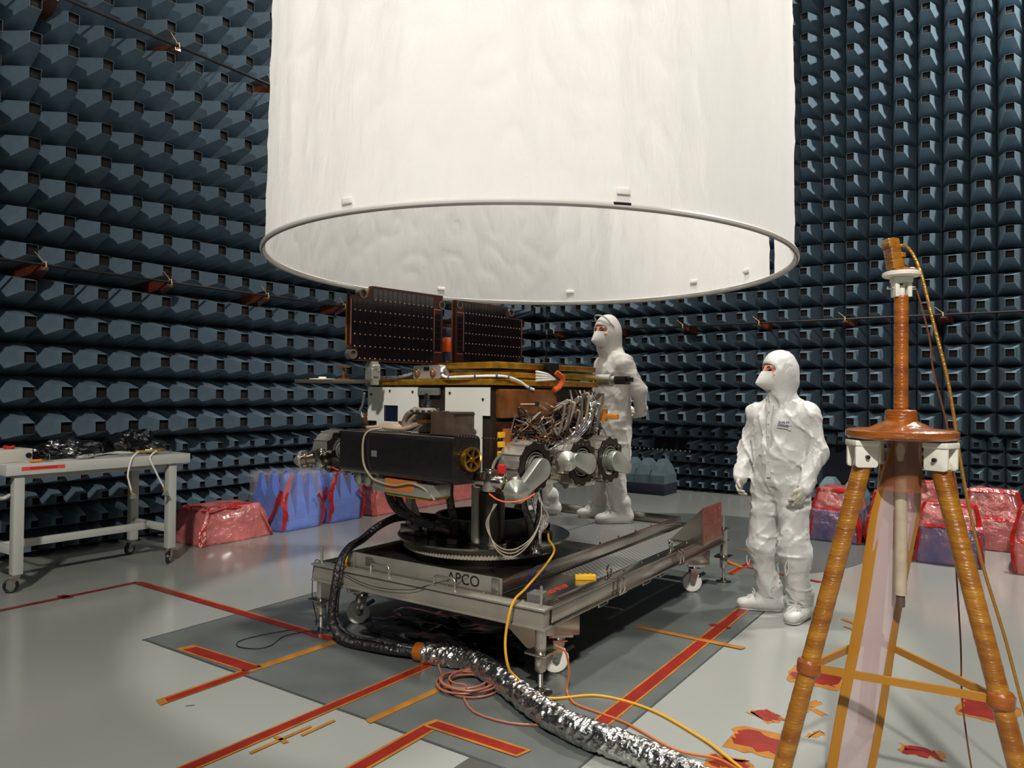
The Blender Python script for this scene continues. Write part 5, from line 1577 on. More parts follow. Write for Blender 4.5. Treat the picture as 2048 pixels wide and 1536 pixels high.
# ------------------------------------------------------------------ wrapped foam blocks
m_pink = mat('pink_antistatic_film', (176, 100, 96), 0.16, vary=(5, 0.2), bump=(13, 0.9), bdist=0.03, coat=0.5)
m_pinkp = mat('pink_purple_film', (120, 98, 130), 0.2, vary=(6, 0.3), bump=(14, 0.8), bdist=0.03, coat=0.5, ramp=((70, 72, 112), (126, 94, 112)))
m_redtape = mat('red_tape', (168, 26, 16), 0.2, vary=(12, 0.4), bump=(24, 0.7), coat=0.5, alpha=0.8)
m_bluef = mat('blue_foam', (52, 100, 190), 0.5, vary=(8, 0.15))
m_film = mat('clear_film', (225, 215, 225), 0.1, alpha=0.15, bump=(10, 0.9), bdist=0.03, spec=0.8)
def lumpy(name, x0, x1, y0, y1, h, tx, ty, m, parent, seed, amp=0.02, n=14):
    """soft-edged tapered block"""
    b = bmesh.new()
    bmesh.ops.create_cube(b, size=1.0)
    bmesh.ops.subdivide_edges(b, edges=b.edges, cuts=n, use_grid_fill=True)
    for v in b.verts:
        u, w, z = v.co.x, v.co.y, v.co.z + 0.5
        q = Vector((u * 2, w * 2, (z - 0.5) * 2))
        k = max(abs(q.x), abs(q.y), abs(q.z))
        sph = q.normalized() * k * 1.25
        s = 0.16
        u, w = (u * (1 - s) + sph.x / 2 * s), (w * (1 - s) + sph.y / 2 * s)
        fx, fy = 1 - tx * z, 1 - ty * z
        p = Vector(((x0 + x1) / 2 + u * (x1 - x0) * fx, (y0 + y1) / 2 + w * (y1 - y0) * fy, z * h))
        d = amp * mnoise.noise(p * 5 + Vector((seed, 0, 0))) + amp * 0.8 * (1 - 2 * abs(mnoise.noise(p * 9 + Vector((0, seed, 0)))))
        p += Vector((u, w, 0.5 * (z > 0.5))) * d
        if z < 0.01: p.z = 0
        v.co = p
    me = bpy.data.meshes.new(name); b.to_mesh(me); b.free()
    me.materials.append(m)
    me.polygons.foreach_set('use_smooth', [True] * len(me.polygons))
    o = bpy.data.objects.new(name, me); COL.objects.link(o)
    if parent: o.parent = parent
    return o
def tape(parent, pts, w, up, m=None, nm='tape_strip'):
    """ribbon of tape following points"""
    pts = [Vector(p) for p in pts]
    pts = [p + Vector((mnoise.noise(p * 31), mnoise.noise(p * 37 + Vector((4, 0, 0))), 0.6 * mnoise.noise(p * 29 + Vector((0, 7, 0))))) * (0.05 if 0 < q < len(pts) - 1 else 0.03) for q, p in enumerate(pts)]
    sp = smooth_path(pts, 7)
    b = MB()
    vs, fs = [], []
    for i, p in enumerate(sp):
        t = (sp[min(i + 1, len(sp) - 1)] - sp[max(i - 1, 0)]).normalized()
        u = Vector(up); s_ = t.cross(u).normalized(); nn = s_.cross(t)
        ww = w * (0.85 + 0.7 * mnoise.noise(p * 14))
        for q in (p - s_ * ww / 2, p + s_ * ww / 2, p + s_ * ww / 2 + nn * 0.004, p - s_ * ww / 2 + nn * 0.004): vs.append(q)
    n = len(sp)
    for i in range(n - 1):
        for k in range(4):
            l = (k + 1) % 4
            fs.append((i * 4 + k, i * 4 + l, i * 4 + 4 + l, i * 4 + 4 + k))
    fs += [(0, 1, 2, 3), tuple((n - 1) * 4 + k for k in (3, 2, 1, 0))]
    b.add(vs, fs)
    return b.build(nm, m or m_redtape, parent)
def pink_block(label, cx, cy, w, d, h, seed, strips=True, m=None, group=None):
    T = thing('wrapped_block', label, 'wrapped block', (cx, cy, 0), 0, group)
    lumpy('film_cover', -w / 2, w / 2, -d / 2, d / 2, h, 0.3, 0.28, m or m_pink, T, seed, 0.03)
    if strips:
        hx, hy = w / 2, d / 2
        for sx in (-1, 1):
            for sy in (-1, 1):
                tape(T, [(sx * hx * 0.96, sy * hy * 0.96, 0.01), (sx * hx * 0.82, sy * hy * 0.83, h * 0.5), (sx * hx * 0.68, sy * hy * 0.7, h * 0.96)], 0.07, (sx, sy, 0.6))
        tape(T, [(hx * 0.7, -hy * 0.7, h * 0.985), (hx * 0.73, 0, h * 1.0), (hx * 0.7, hy * 0.7, h * 0.985)], 0.07, (0.7, 0, 1))
        tape(T, [(-hx * 0.7, -hy * 0.72, h * 0.985), (0, -hy * 0.75, h * 1.0), (hx * 0.7, -hy * 0.72, h * 0.985)], 0.07, (0, -0.7, 1))
    return T
pink_block('low block wrapped in pink film with red tape edges next to the table leg', -6.76, 4.62, 0.62, 0.86, 0.33, 2)
# blue pyramid blocks under clear film
def blue_block(label, cx, cy, w, d, hb, hp, nx, ny, seed):
    T = thing('wrapped_absorber', label, 'absorber block', (cx, cy, 0))
    MB().span(-w / 2, w / 2, -d / 2, d / 2, 0.0, hb).build('foam_base', m_bluef, T, bevel=0.01)
    for i in range(nx):
        for j in range(ny):
            px, py = -w / 2 + w * (i + 0.5) / nx, -d / 2 + d * (j + 0.5) / ny
            a, c = w / nx / 2, d / ny / 2
            t = 0.18
            b = MB().add([(px - a, py - c, hb), (px + a, py - c, hb), (px + a, py + c, hb), (px - a, py + c, hb), (px - a * t, py - c * t, hb + hp), (px + a * t, py - c * t, hb + hp), (px + a * t, py + c * t, hb + hp), (px - a * t, py + c * t, hb + hp)],
                         [(3, 2, 1, 0), (4, 5, 6, 7), (0, 1, 5, 4), (1, 2, 6, 5), (2, 3, 7, 6), (3, 0, 4, 7)])
            b.build('foam_spike', m_bluef, T, smooth=False)
    lumpy('clear_wrap', -w / 2 - 0.015, w / 2 + 0.02, -d / 2 - 0.015, d / 2 + 0.015, hb + hp + 0.02, 0.05, 0.05, m_film, T, seed, 0.02)
    hx, hy, h = w / 2 + 0.022, d / 2 + 0.02, hb + hp
    tape(T, [(hx, -hy * 0.95, 0.02), (hx + 0.004, -hy * 0.97, 0.2), (hx, -hy * 0.9, h * 0.6), (hx * 0.9, -hy * 0.5, h * 1.02)], 0.06, (1, -0.4, 0))
    tape(T, [(hx * 0.2, -hy - 0.01, 0.04), (hx * 0.55, -hy - 0.012, 0.2), (hx * 0.9, -hy - 0.008, h * 0.75)], 0.055, (0, -1, 0))
    tape(T, [(hx, hy * 0.9, 0.02), (hx + 0.006, hy * 0.97, 0.22), (hx, hy * 0.7, h * 0.62)], 0.055, (1, 0.3, 0))
    return T
blue_block('tall blue foam spike block under clear film with red tape, left of the rover', -6.76, 5.43, 0.58, 0.52, 0.12, 0.48, 3, 3, 5)
blue_block('shorter blue foam spike block under clear film between the tall one and the pink wraps', -6.78, 6.08, 0.58, 0.5, 0.26, 0.3, 3, 3, 8)
pink_block('long pink film-wrapped block lying next to the shorter blue spike block', -6.75, 6.79, 0.66, 0.64, 0.36, 12)
pink_block('pink film-wrapped block seen under the rover, middle of the row along the wall', -6.75, 7.56, 0.66, 0.76, 0.44, 17)
pink_block('pink film-wrapped block seen under the rover, last of the row along the wall', -6.75, 8.4, 0.66, 0.78, 0.42, 22)

# right-hand group: stepped blocks, purple-looking foam low, pink wrapped tip on top
def stepped(label, cx, cy, w, d, hb, ht, seed, low):
    T = thing('wrapped_block', label, 'wrapped block', (cx, cy, 0))
    lumpy('film_cover', -w / 2, w / 2, -d / 2, d / 2, hb, 0.04, 0.05, low, T, seed, 0.018)
    o = lumpy('film_top', -w / 2 * 0.94, w / 2 * 0.94, -d / 2 * 0.75, d / 2, ht, 0.22, 0.3, m_pink, T, seed + 3, 0.03)
    o.location = (0, 0, hb - 0.01)
    hx, hy = w / 2, d / 2
    tape(T, [(-hx * 0.95, -hy * 0.9, hb * 1.0), (0, -hy * 0.93, hb * 1.03), (hx * 0.95, -hy * 0.9, hb * 1.0)], 0.05, (0, -1, 1))
    tape(T, [(-hx * 0.8, -hy * 0.5, hb + ht * 0.98), (0, -hy * 0.52, hb + ht * 1.0), (hx * 0.8, -hy * 0.5, hb + ht * 0.98)], 0.05, (0, -1, 1))
    for s in (-1, 1):
        tape(T, [(s * hx * 0.99, -hy * 0.99, 0.02), (s * hx * 0.97, -hy * 0.97, hb * 0.6), (s * hx * 0.93, -hy * 0.8, hb * 1.1), (s * hx * 0.8, -hy * 0.5, hb + ht)], 0.05, (s, -1, 0.3))
    return T
stepped('pink and purple wrapped foam block standing right behind the person by the tripod', -1.56, 8.52, 0.48, 0.6, 0.32, 0.22, 31, m_pinkp)
stepped('wrapped foam block with bright red taped corner, seen behind the tripod sleeve', -1.04, 8.56, 0.44, 0.6, 0.3, 0.24, 37, m_pink)
stepped('purple wrapped foam block with pink taped top between two tripod legs', -0.5, 8.04, 0.52, 0.66, 0.34, 0.2, 41, m_pinkp)
stepped('pink wrapped foam block with crossed red tape just past the right tripod leg', 0.27, 8.02, 0.58, 0.64, 0.28, 0.26, 47, m_pink)
for k, (x, y, lb) in enumerate(((-0.9, 9.3, 'pink wrapped block in the second row behind the taped corner block'), (-0.2, 9.0, 'pink wrapped block in the second row behind the purple one'), (0.42, 8.9, 'pink wrapped block in the second row at the wall end'))):
    stepped(lb, x, y, 0.52, 0.55, 0.3, 0.28, 53 + 5 * k, m_pink)

# loose absorber blocks standing on the floor by the wall
m_teal = mat('teal_foam', (84, 102, 108), 0.6, vary=(7, 0.2))
m_navy = mat('navy_foam', (26, 30, 48), 0.8)
def loose_block(label, cx, cy, w, d, hb, hp, n):
    T = thing('absorber_block', label, 'absorber block', (cx, cy, 0))
    MB().span(-w / 2, w / 2, -d / 2, d / 2, 0, hb).build('foam_base', m_navy, T, bevel=0.01)
    for i in range(n):
        a = w / n / 2; px = -w / 2 + a * (2 * i + 1); c = d / 2; t = 0.34
        vs = []
        for (z, k) in ((0, 1.0), (0.35, 0.98), (0.75, 0.66), (1, t)):
            for (sx, sy) in ((-1, -1), (1, -1), (1, 1), (-1, 1)): vs.append((px + sx * a * 0.97 * k, sy * c * 0.97 * k, hb + hp * z))
        fs = [(3, 2, 1, 0), (12, 13, 14, 15)]
        for r_ in range(3):
            for k in range(4): fs.append((r_ * 4 + k, r_ * 4 + (k + 1) % 4, r_ * 4 + 4 + (k + 1) % 4, r_ * 4 + 4 + k))
        MB().add(vs, fs).build('foam_spike', m_teal, T, smooth=False)
loose_block('loose foam absorber with three grey-teal spikes on a navy base at the wall foot', -4.72, 10.7, 0.74, 0.5, 0.17, 0.36, 3)
loose_block('loose teal foam absorber half hidden behind the pink wraps near the tripod', -1.75, 9.75, 0.56, 0.5, 0.2, 0.32, 2)
# ------------------------------------------------------------------ tape-wrapped tripod
m_amber = mat('amber_tape', (190, 120, 26), 0.25, vary=(5, 0.4), bump=(30, 0.5), coat=0.5, stretch=(1, 1, 4.5), ramp=((126, 66, 16), (172, 118, 32)))
m_amberd = mat('amber_tape_deep', (170, 84, 22), 0.25, vary=(4, 0.4), bump=(30, 0.5), coat=0.5, stretch=(1, 1, 4), ramp=((122, 56, 15), (172, 100, 28)))
m_ambert = mat('amber_film', (176, 120, 32), 0.3, alpha=0.86)
m_plas = mat('white_plastic', (222, 220, 206), 0.45)
m_sleeve = mat('milky_film', (206, 186, 186), 0.35, alpha=0.5, bump=(6, 0.3), bdist=0.02)
TPX, TPY = -0.366, 3.2
TP = thing('antenna_tripod', 'amber tape-wrapped antenna tripod with a mast, milky film sleeve and small antenna head', 'tripod', (TPX, TPY, 0))
def wrapped_tube(p0, p1, r, turns, m):
    """tube with overlapping tape turns"""
    p0, p1 = Vector(p0), Vector(p1)
    n = turns * 4
    pr = []
    Ln = (p1 - p0).length
    for k in range(n + 1):
        ph = (k % 4) / 4
        pr.append((r * (1.0 + 0.035 * ph + 0.012 * mnoise.noise(Vector((k * 0.7, p0.x, 0)))), Ln * k / n))
    b = MB().lathe([(0, 0)] + pr + [(0, Ln)], p0, p1 - p0, 18)
    return b
cyaw = math.radians(34.3)
def camdir(r_, t_): return Vector((0.826 * r_ - 0.563 * t_, 0.563 * r_ + 0.826 * t_, 0))
ZP = 1.362
legs = []
for (r_, t_, nm) in ((-0.275, 0.0, 0), (0.16, -0.25, 1), (0.055, 0.3, 2)):
    d = camdir(r_, t_).normalized()
    top = d * 0.145 + Vector((0, 0, 1.255)); foot = d * 0.47 + Vector((0, 0, 0.012))
    legs.append((top, foot, d))
    g = wrapped_tube(foot, top, 0.033, 24, m_amber).build('leg', m_amber, TP)
    b = MB()
    ax = d.cross(Vector((0, 0, 1)))
    for s in (-1, 1):
        b.prism(rounded(0.085, 0.1, 0.012), 0.014, frame(d * 0.15 + ax * (s * 0.034 - 0.007) + Vector((0, 0, 1.285)), d, (0, 0, 1)))
    b.box(d * 0.15 + Vector((0, 0, 1.328)), (0.09, 0.09, 0.02), Matrix((d, d.cross(Vector((0, 0, -1))), Vector((0, 0, 1)))).transposed())
    b.cone(d * 0.145 + Vector((0, 0, 1.29)), d * 0.16 + Vector((0, 0, 1.235)), 0.026, n=12)
    b.build('leg_clevis', m_plas, TP, bevel=0.002)
    c = MB().cone(d * 0.15 - ax * 0.052 + Vector((0, 0, 1.275)), d * 0.15 + ax * 0.052 + Vector((0, 0, 1.275)), 0.008, n=10)
    c.build('pivot_pin', m_darkst, TP)
    MB().lathe([(0.0, 0.0), (0.04, 0.0), (0.038, 0.014), (0, 0.02)], foot - Vector((0, 0, 0.012)), (0, 0, 1), 16).build('leg_foot', m_black, TP)
b = MB().lathe([(0, -0.016), (0.185, -0.018), (0.196, -0.008), (0.196, 0.012), (0.185, 0.018), (0.11, 0.024), (0.08, 0.04), (0.058, 0.05), (0.055, 0.09), (0.048, 0.094), (0.0, 0.094)], (0, 0, ZP), n=40)
b.build('hub_plate', m_amberd, TP)
wrapped_tube((0, 0, ZP + 0.08), (0, 0, 1.895), 0.025, 12, m_amberd).build('mast', m_amberd, TP)
# top fork, white disc and antenna
b = MB()
for s in (-1, 1): b.box((s * 0.024 * 0.826, s * 0.024 * 0.563, 1.928), (0.016, 0.04, 0.075), Matrix.Rotation(cyaw, 3, 'Z'))
b.box((0, 0, 1.957), (0.07, 0.045, 0.02), Matrix.Rotation(cyaw, 3, 'Z'))
b.cone((0, 0, 1.89), (0, 0, 1.935), 0.013, n=10)
b.build('top_fork', m_plas, TP, bevel=0.002)
MB().cone((-0.045, -0.03, 1.925), (0.045, 0.03, 1.925), 0.006, n=10).build('fork_pin', m_chrome, TP)
MB().lathe([(0, 0), (0.062, 0), (0.068, 0.004), (0.068, 0.016), (0.06, 0.02), (0, 0.02)], (0, 0, 1.968), n=32).build('top_disc', m_plas, TP)
MB().lathe([(0.04, 0), (0.056, 0.004), (0.05, 0.012), (0.02, 0.016), (0.0, 0.016)], (0.006, 0.004, 1.986), n=20).build('disc_tape', m_amberd, TP)
MB().cone((0, 0, 2.0), (0, 0, 2.06), 0.011, 0.009, 10).cone((0, 0, 2.045), (0, 0, 2.062), 0.016, n=10).build('antenna_stem', m_amber, TP)
h_ = camdir(-0.034, 0)
b = MB().box(h_ + Vector((0, 0, 2.055)), (0.042, 0.06, 0.115), Matrix.Rotation(cyaw, 3, 'Z') @ Matrix.Rotation(-0.16, 3, 'Y'))
b.box(h_ * 1.5 + Vector((0, 0, 2.095)), (0.03, 0.066, 0.04), Matrix.Rotation(cyaw, 3, 'Z') @ Matrix.Rotation(-0.16, 3, 'Y'))
b.build('antenna_head', m_amber, TP, bevel=0.006)
# braces between the legs
fz = 0.365
nodes = []
for (top, foot, d) in legs:
    nodes.append(foot + (top - foot) * fz)
for i, j in ((0, 1), (1, 2), (2, 0)):
    a_, c_ = nodes[i], nodes[j]
    dd = (c_ - a_).normalized()
    MB().bar(a_ + dd * 0.03, c_ - dd * 0.03, 0.012, 0.028, up=(0, 0, 1)).build('brace', m_ambert, TP)
for n_ in nodes:
    MB().lathe([(0.036, -0.03), (0.044, -0.02), (0.044, 0.02), (0.036, 0.03)], n_, (0.05, 0.05, 1), 16).build('brace_wrap', m_amberd, TP)
# centre rod hanging from the plate
MB().cone((0, 0, 1.345), (0, 0, 0.745), 0.022, n=16).build('centre_rod', mat('rod_beige', (176, 160, 138), 0.5, vary=(20, 0.15)), TP)
MB().cone((0, 0, 0.745), (0, 0, 0.7), 0.016, n=14).build('rod_end', mat('rod_brown', (92, 70, 62), 0.5), TP)
# milky sleeve with amber taped edges, hanging behind the rod down to the floor
sl_n = 24
c0, c1 = Vector((0, 0, 1.335)) + camdir(0.05, 0.05), camdir(-0.145, 0.105) + Vector((0, 0, 0.02))
vs, fs = [], []
for i in range(sl_n + 1):
    t = i / sl_n
    c = c0.lerp(c1, t)
    w = 0.048 + 0.04 * min(1, t / 0.22) + 0.004 * math.sin(t * 9)
    dp = 0.045 - 0.03 * t
    for k in range(20):
        a = 2 * PI * k / 20
        vs.append(c + camdir(w * math.cos(a), dp * math.sin(a)))
for i in range(sl_n):
    for k in range(20):
        l = (k + 1) % 20
        fs.append((i * 20 + k, i * 20 + l, i * 20 + 20 + l, i * 20 + 20 + k))
MB().add(vs, fs).build('film_sleeve', m_sleeve, TP)
for s in (-1, 1):
    vs, fs = [], []
    for i in range(sl_n + 1):
        t = i / sl_n
        c = c0.lerp(c1, t)
        w = 0.048 + 0.04 * min(1, t / 0.22) + 0.004 * math.sin(t * 9)
        for (dr, dt) in ((w + 0.004, -0.012), (w - 0.03, -0.018 - 0.012 * (1 - t)), (w - 0.03, -0.014 - 0.012 * (1 - t)), (w + 0.007, -0.008)):
            vs.append(c + camdir(s * dr, dt))
    for i in range(sl_n):
        for k in range(4):
            l = (k + 1) % 4
            fs.append((i * 4 + k, i * 4 + l, i * 4 + 4 + l, i * 4 + 4 + k))
    fs += [(0, 1, 2, 3), tuple(sl_n * 4 + k for k in (3, 2, 1, 0))]
    MB().add(vs, fs).build('sleeve_tape', m_ambert, TP)
MB().lathe([(0.088, -0.17), (0.074, -0.11), (0.058, -0.05), (0.054, -0.01), (0.062, 0.03)], camdir(0.022, 0.03) + Vector((0, 0, 1.312)), n=24).build('sleeve_collar', mat('collar_film', (134, 78, 40), 0.25, alpha=0.5, vary=(14, 0.3), bump=(20, 0.5), coat=0.4), TP)
# cables down from the antenna head
MB().tube(smooth_path([camdir(-0.02, 0.02) + Vector((0, 0, 2.085)), camdir(0.03, 0.02) + Vector((0, 0, 2.09)), camdir(0.07, 0.0) + Vector((0, 0, 2.0)), camdir(0.11, -0.02) + Vector((0, 0, 1.8)), camdir(0.16, -0.04) + Vector((0, 0, 1.55)), camdir(0.21, -0.05) + Vector((0, 0, 1.2)), camdir(0.27, -0.06) + Vector((0, 0, 0.9)), camdir(0.35, -0.08) + Vector((0, 0, 0.6)), camdir(0.42, -0.1) + Vector((0, 0, 0.3)), camdir(0.5, -0.14) + Vector((0, 0, 0.01))], 9), 0.0062, 8).build('gold_cable', mat('gold_cable', (186, 138, 62), 0.25, 0.6, bump=(90, 0.5)), TP)
MB().tube(smooth_path([camdir(0.0, 0.02) + Vector((0, 0, 2.04)), camdir(0.05, 0.02) + Vector((0, 0, 1.98)), camdir(0.105, 0.0) + Vector((0, 0, 1.75)), camdir(0.125, 0.0) + Vector((0, 0, 1.6)), camdir(0.165, -0.02) + Vector((0, 0, 1.4)), camdir(0.175, -0.05) + Vector((0, 0, 1.22)), camdir(0.16, -0.1) + Vector((0, 0, 1.12)), camdir(0.15, -0.1) + Vector((0, 0, 0.95)), camdir(0.17, -0.1) + Vector((0, 0, 0.6)), camdir(0.18, -0.1) + Vector((0, 0, 0.35)), camdir(0.24, -0.1) + Vector((0, 0, 0.02)), camdir(0.3, -0.16) + Vector((0, 0, 0.006))], 8), 0.0035, 6).build('thin_cable', mat('brown_cable', (110, 64, 36), 0.4), TP)

# ------------------------------------------------------------------ floor markings: amber tape under red tape
m_tgold = mat('floor_tape_amber', (150, 98, 32), 0.35, vary=(10, 0.25))
m_tred = mat('floor_tape_red', (122, 30, 22), 0.3, vary=(9, 0.2))
def strip(label, p0, p1, wg, wr=0.0, off=0.0, z=0.0036, ext=(0.0, 0.0)):
    p0, p1 = Vector((p0[0], p0[1], 0)), Vector((p1[0], p1[1], 0))
    d = (p1 - p0).normalized(); n = Vector((-d.y, d.x, 0))
    c = (p0 + p1) / 2
    T = thing('floor_tape', label, 'floor tape', (c.x, c.y, 0))
    def ribbon(w, a, e, o_, zz, nm, m):
        A, B = p0 - c - d * a + n * o_, p1 - c + d * e + n * o_
        j = w * 0.25
        vs = [A - n * w / 2, A + n * w / 2 + d * j, B + n * w / 2, B - n * w / 2 - d * j]
        b = MB().prism([(v.x, v.y) for v in vs], 0.0008, Matrix.Translation((0, 0, zz)))
        return b.build(nm, m, T, smooth=False)
    if wg > 0: ribbon(wg, ext[0], ext[1], 0, z, 'amber_tape', m_tgold)
    if wr > 0: ribbon(wr, 0, 0, off, z + 0.001, 'red_tape', m_tred)
    return T
strip('narrow red tape line on the light floor in front of the white table', (-5.69, -0.2), (-5.673, 3.15), 0, 0.045)
strip('short red tape stub beside the red line in front of the table', (-5.75, 2.62), (-5.62, 2.62), 0, 0.06)
strip('red tape line with amber edge running from the table area to the trolley jack', (-5.673, 3.15), (-3.42, 3.12), 0.075, 0.06, -0.01)
strip('red and amber tape line ending on the light floor at the dark strip edge', (-3.4, 2.03), (-3.4, 2.5), 0.075, 0.05, -0.008, ext=(0.04, 0))
strip('plain amber tape line crossing the dark strip towards the trolley jack', (-3.4, 2.5), (-3.375, 3.1), 0.06)
strip('short thick red tape bar on the corner of the dark strip', (-3.98, 2.52), (-3.39, 2.535), 0.1, 0.075, ext=(0.05, 0))
strip('long red tape line with amber edges leading under the foil hose', (-2.73, 1.3), (-2.675, 3.14), 0.075, 0.05)
strip('thin amber tape piece beside the long red line', (-2.62, 1.94), (-2.612, 2.26), 0.02)
strip('short amber tape cross piece beside the long red line', (-2.66, 2.1), (-2.57, 2.09), 0.022)
strip('thin amber tape offcut a little further along the long red line', (-2.575, 2.17), (-2.57, 2.36), 0.02)
strip('red tape line with amber edges, upright of the corner mark nearest the foil hose', (-2.163, 1.6), (-2.175, 2.56), 0.085, 0.055)
strip('red tape line with amber edges, cross bar of the corner mark nearest the foil hose', (-2.19, 2.59), (-1.70, 2.597), 0.085, 0.055, ext=(0.03, 0.02), z=0.005)
strip('plain amber tape line with pen marks running to the copper cable coil', (-2.438, 2.43), (-2.408, 3.0), 0.045)
strip('long red tape line with amber edges beside the trolley, ending at the person', (-1.565, 2.95), (-1.59, 5.5), 0.085, 0.062)
strip('plain amber tape crossing the long red line beside the trolley', (-2.02, 4.433), (-1.33, 4.427), 0.05, z=0.0056)
strip('short dark red tape stub crossing the long red line beside the trolley', (-1.66, 4.76), (-1.52, 4.76), 0, 0.035, z=0.0056)
strip('red tape line behind the trolley end stop', (-2.2, 6.6), (-1.3, 6.38), 0, 0.045)
strip('red tape line crossing the disc behind the trolley', (-1.99, 6.2), (-1.97, 7.3), 0.06, 0.045, z=0.0056)
strip('amber and black tape piece behind the trolley end stop', (-2.25, 6.75), (-1.98, 6.5), 0.045, z=0.0072)
strip('thin amber tape line far across the round floor disc', (-2.3, 7.3), (-1.7, 7.1), 0.035)
strip('thin amber tape piece on the round floor disc edge', (-2.2, 8.0), (-1.9, 7.75), 0.03)
strip('amber tape piece on the light floor near the right bootie', (-0.97, 5.42), (-0.82, 5.3), 0.035)
strip('thin amber tape sliver near the tripod sleeve', (-0.93, 5.25), (-0.83, 5.18), 0.02)
rr = random.Random(31)
def patch(label, c, w, d, ang, red=True, seed=1):
    T = thing('floor_tape_patch', label, 'floor tape', (c[0], c[1], 0), ang)
    q = random.Random(seed)
    def rag(w, d, amp):
        P = []
        for (a, b_) in (((-w / 2, -d / 2), (w / 2, -d / 2)), ((w / 2, -d / 2), (w / 2, d / 2)), ((w / 2, d / 2), (-w / 2, d / 2)), ((-w / 2, d / 2), (-w / 2, -d / 2))):
            for k in range(6):
                t = k / 6
                P.append((a[0] + (b_[0] - a[0]) * t + q.uniform(-amp, amp), a[1] + (b_[1] - a[1]) * t + q.uniform(-amp, amp)))
        return P
    MB().prism(rag(w, d, 0.014), 0.0012, Matrix.Translation((0, 0, 0.0004))).build('amber_tape', m_tgold, T, smooth=False)
    if red:
        MB().prism(rag(w * 0.78, d * 0.7, 0.022), 0.001, Matrix.Translation((0, 0, 0.0018))).build('red_tape', m_tred, T, smooth=False)
    return T
patch('ragged amber and red tape patch beside the left tripod leg, towards the person', (-0.89, 4.21), 0.27, 0.26, 0.05, seed=2)
patch('big ragged red tape patch with amber rim at the foot of the left tripod leg', (-0.92, 3.28), 0.25, 0.24, 0.1, seed=3)
patch('small ragged red and amber patch above the big one by the left tripod leg', (-0.965, 3.57), 0.14, 0.1, -0.5, seed=4)
patch('wide red tape patch with amber rim under the right tripod leg', (-0.11, 4.25), 0.25, 0.28, 0.0, seed=5)
patch('thin amber and red tape piece between the sleeve and the right tripod leg', (-0.33, 3.59), 0.16, 0.09, 0.15, seed=6)
patch('amber patch with red centre where the cables leave the foil hose', (-0.97, 3.02), 0.17, 0.12, 0.1, seed=7)
for k, (x, y, a_) in enumerate(((-0.86, 3.70, 0.9), (-0.79, 3.76, -0.3), (-0.82, 3.84, 1.2), (-0.74, 3.5, 1.1))):
    patch('stray amber tape scrap lying by the left tripod leg', (x, y), 0.09, 0.035, a_, red=False, seed=20 + k)['group'] = 'amber tape scraps'

# ------------------------------------------------------------------ hose, cables
def foil_hose():
    T = thing('foil_hose', 'thick crumpled silver foil hose running across the floor from under the trolley', 'hose', (-2.0, 3.0, 0))
    o_ = Vector((2.0, -3.0, 0))
    path = smooth_path([Vector(p) + o_ for p in ((-2.72, 3.16, 0.05), (-2.5, 3.2, 0.058), (-2.3, 3.15, 0.062), (-2.08, 3.04, 0.062), (-1.9, 2.94, 0.062), (-1.7, 2.85, 0.062), (-1.5, 2.8, 0.062), (-1.3, 2.78, 0.062), (-1.12, 2.74, 0.062), (-0.95, 2.68, 0.062), (-0.7, 2.55, 0.062))], 40)
    n = 40
    vs, fs = [], []
    for i, p in enumerate(path):
        t = (path[min(i + 1, len(path) - 1)] - path[max(i - 1, 0)]).normalized()
        x = t.cross(Vector((0, 0, 1))).normalized(); y = x.cross(t)
        for k in range(n):
            a = 2 * PI * k / n
            q = p + (x * math.cos(a) + y * math.sin(a)) * 0.05
            r = 0.052 + 0.007 * (1 - 2 * abs(mnoise.noise(q * 17))) + 0.006 * (1 - 2 * abs(mnoise.noise(q * 36 + Vector((5, 0, 0))))) + 0.004 * mnoise.noise(q * 8)
            v = p + (x * math.cos(a) + y * math.sin(a)) * r
            v.z = max(v.z, 0.006)
            vs.append(v)
    for i in range(len(path) - 1):
        for k in range(n):
            l = (k + 1) % n
            fs.append((i * n + k, i * n + l, i * n + n + l, i * n + n + k))
    fs.append(tuple(range(n))[::-1]); fs.append(tuple((len(path) - 1) * n + k for k in range(n)))
    MB().add(vs, fs).build('foil_jacket', mat('crumpled_foil', (214, 213, 210), 0.17, 1.0, bump=(60, 0.5), bdist=0.01), T, smooth=False)
    wr_ = MB().tube([Vector(p) + o_ for p in ((-2.78, 3.155, 0.05), (-2.72, 3.16, 0.052), (-2.66, 3.17, 0.053))], 0.052, 16)
    wr_.build('amber_wrap', m_amberd, T)
    return T
foil_hose()
bh = thing('black_hose', 'glossy black foil cable bundle dropping from the turntable over the trolley corner to the floor', 'cable', (-3.4, 3.1, 0))
o_ = Vector((3.4, -3.1, 0))
for (dx, r) in ((0.0, 0.025), (0.026, 0.011)):
    MB().tube(smooth_path([Vector(p) + o_ + Vector((dx * 0.5, dx, dx)) for p in ((-3.32, 3.98, 0.62), (-3.43, 3.72, 0.66), (-3.46, 3.55, 0.63), (-3.47, 3.4, 0.56), (-3.43, 3.25, 0.535), (-3.385, 3.13, 0.47), (-3.355, 3.07, 0.36), (-3.36, 3.05, 0.2), (-3.34, 3.05, 0.1), (-3.24, 3.06, 0.045), (-3.1, 3.08, 0.04), (-2.95, 3.1, 0.042), (-2.76, 3.15, 0.045))], 9), r, 10).build('bundle', m_cableb, bh)
MB().tube(smooth_path([Vector(p) + o_ for p in ((-3.2, 3.12, 0.03), (-3.05, 3.16, 0.05), (-2.9, 3.14, 0.06), (-2.76, 3.16, 0.05))], 9), 0.022, 9).build('silver_branch', m_foil, bh)
heap('plastic_sheet', (-2.9, 3.5, 0.003), (0.48, 0.27, 0.075), 14, m_bag, 'dark crumpled plastic sheet on the floor underneath the trolley', 'plastic sheet', n=72, rough=0.6)
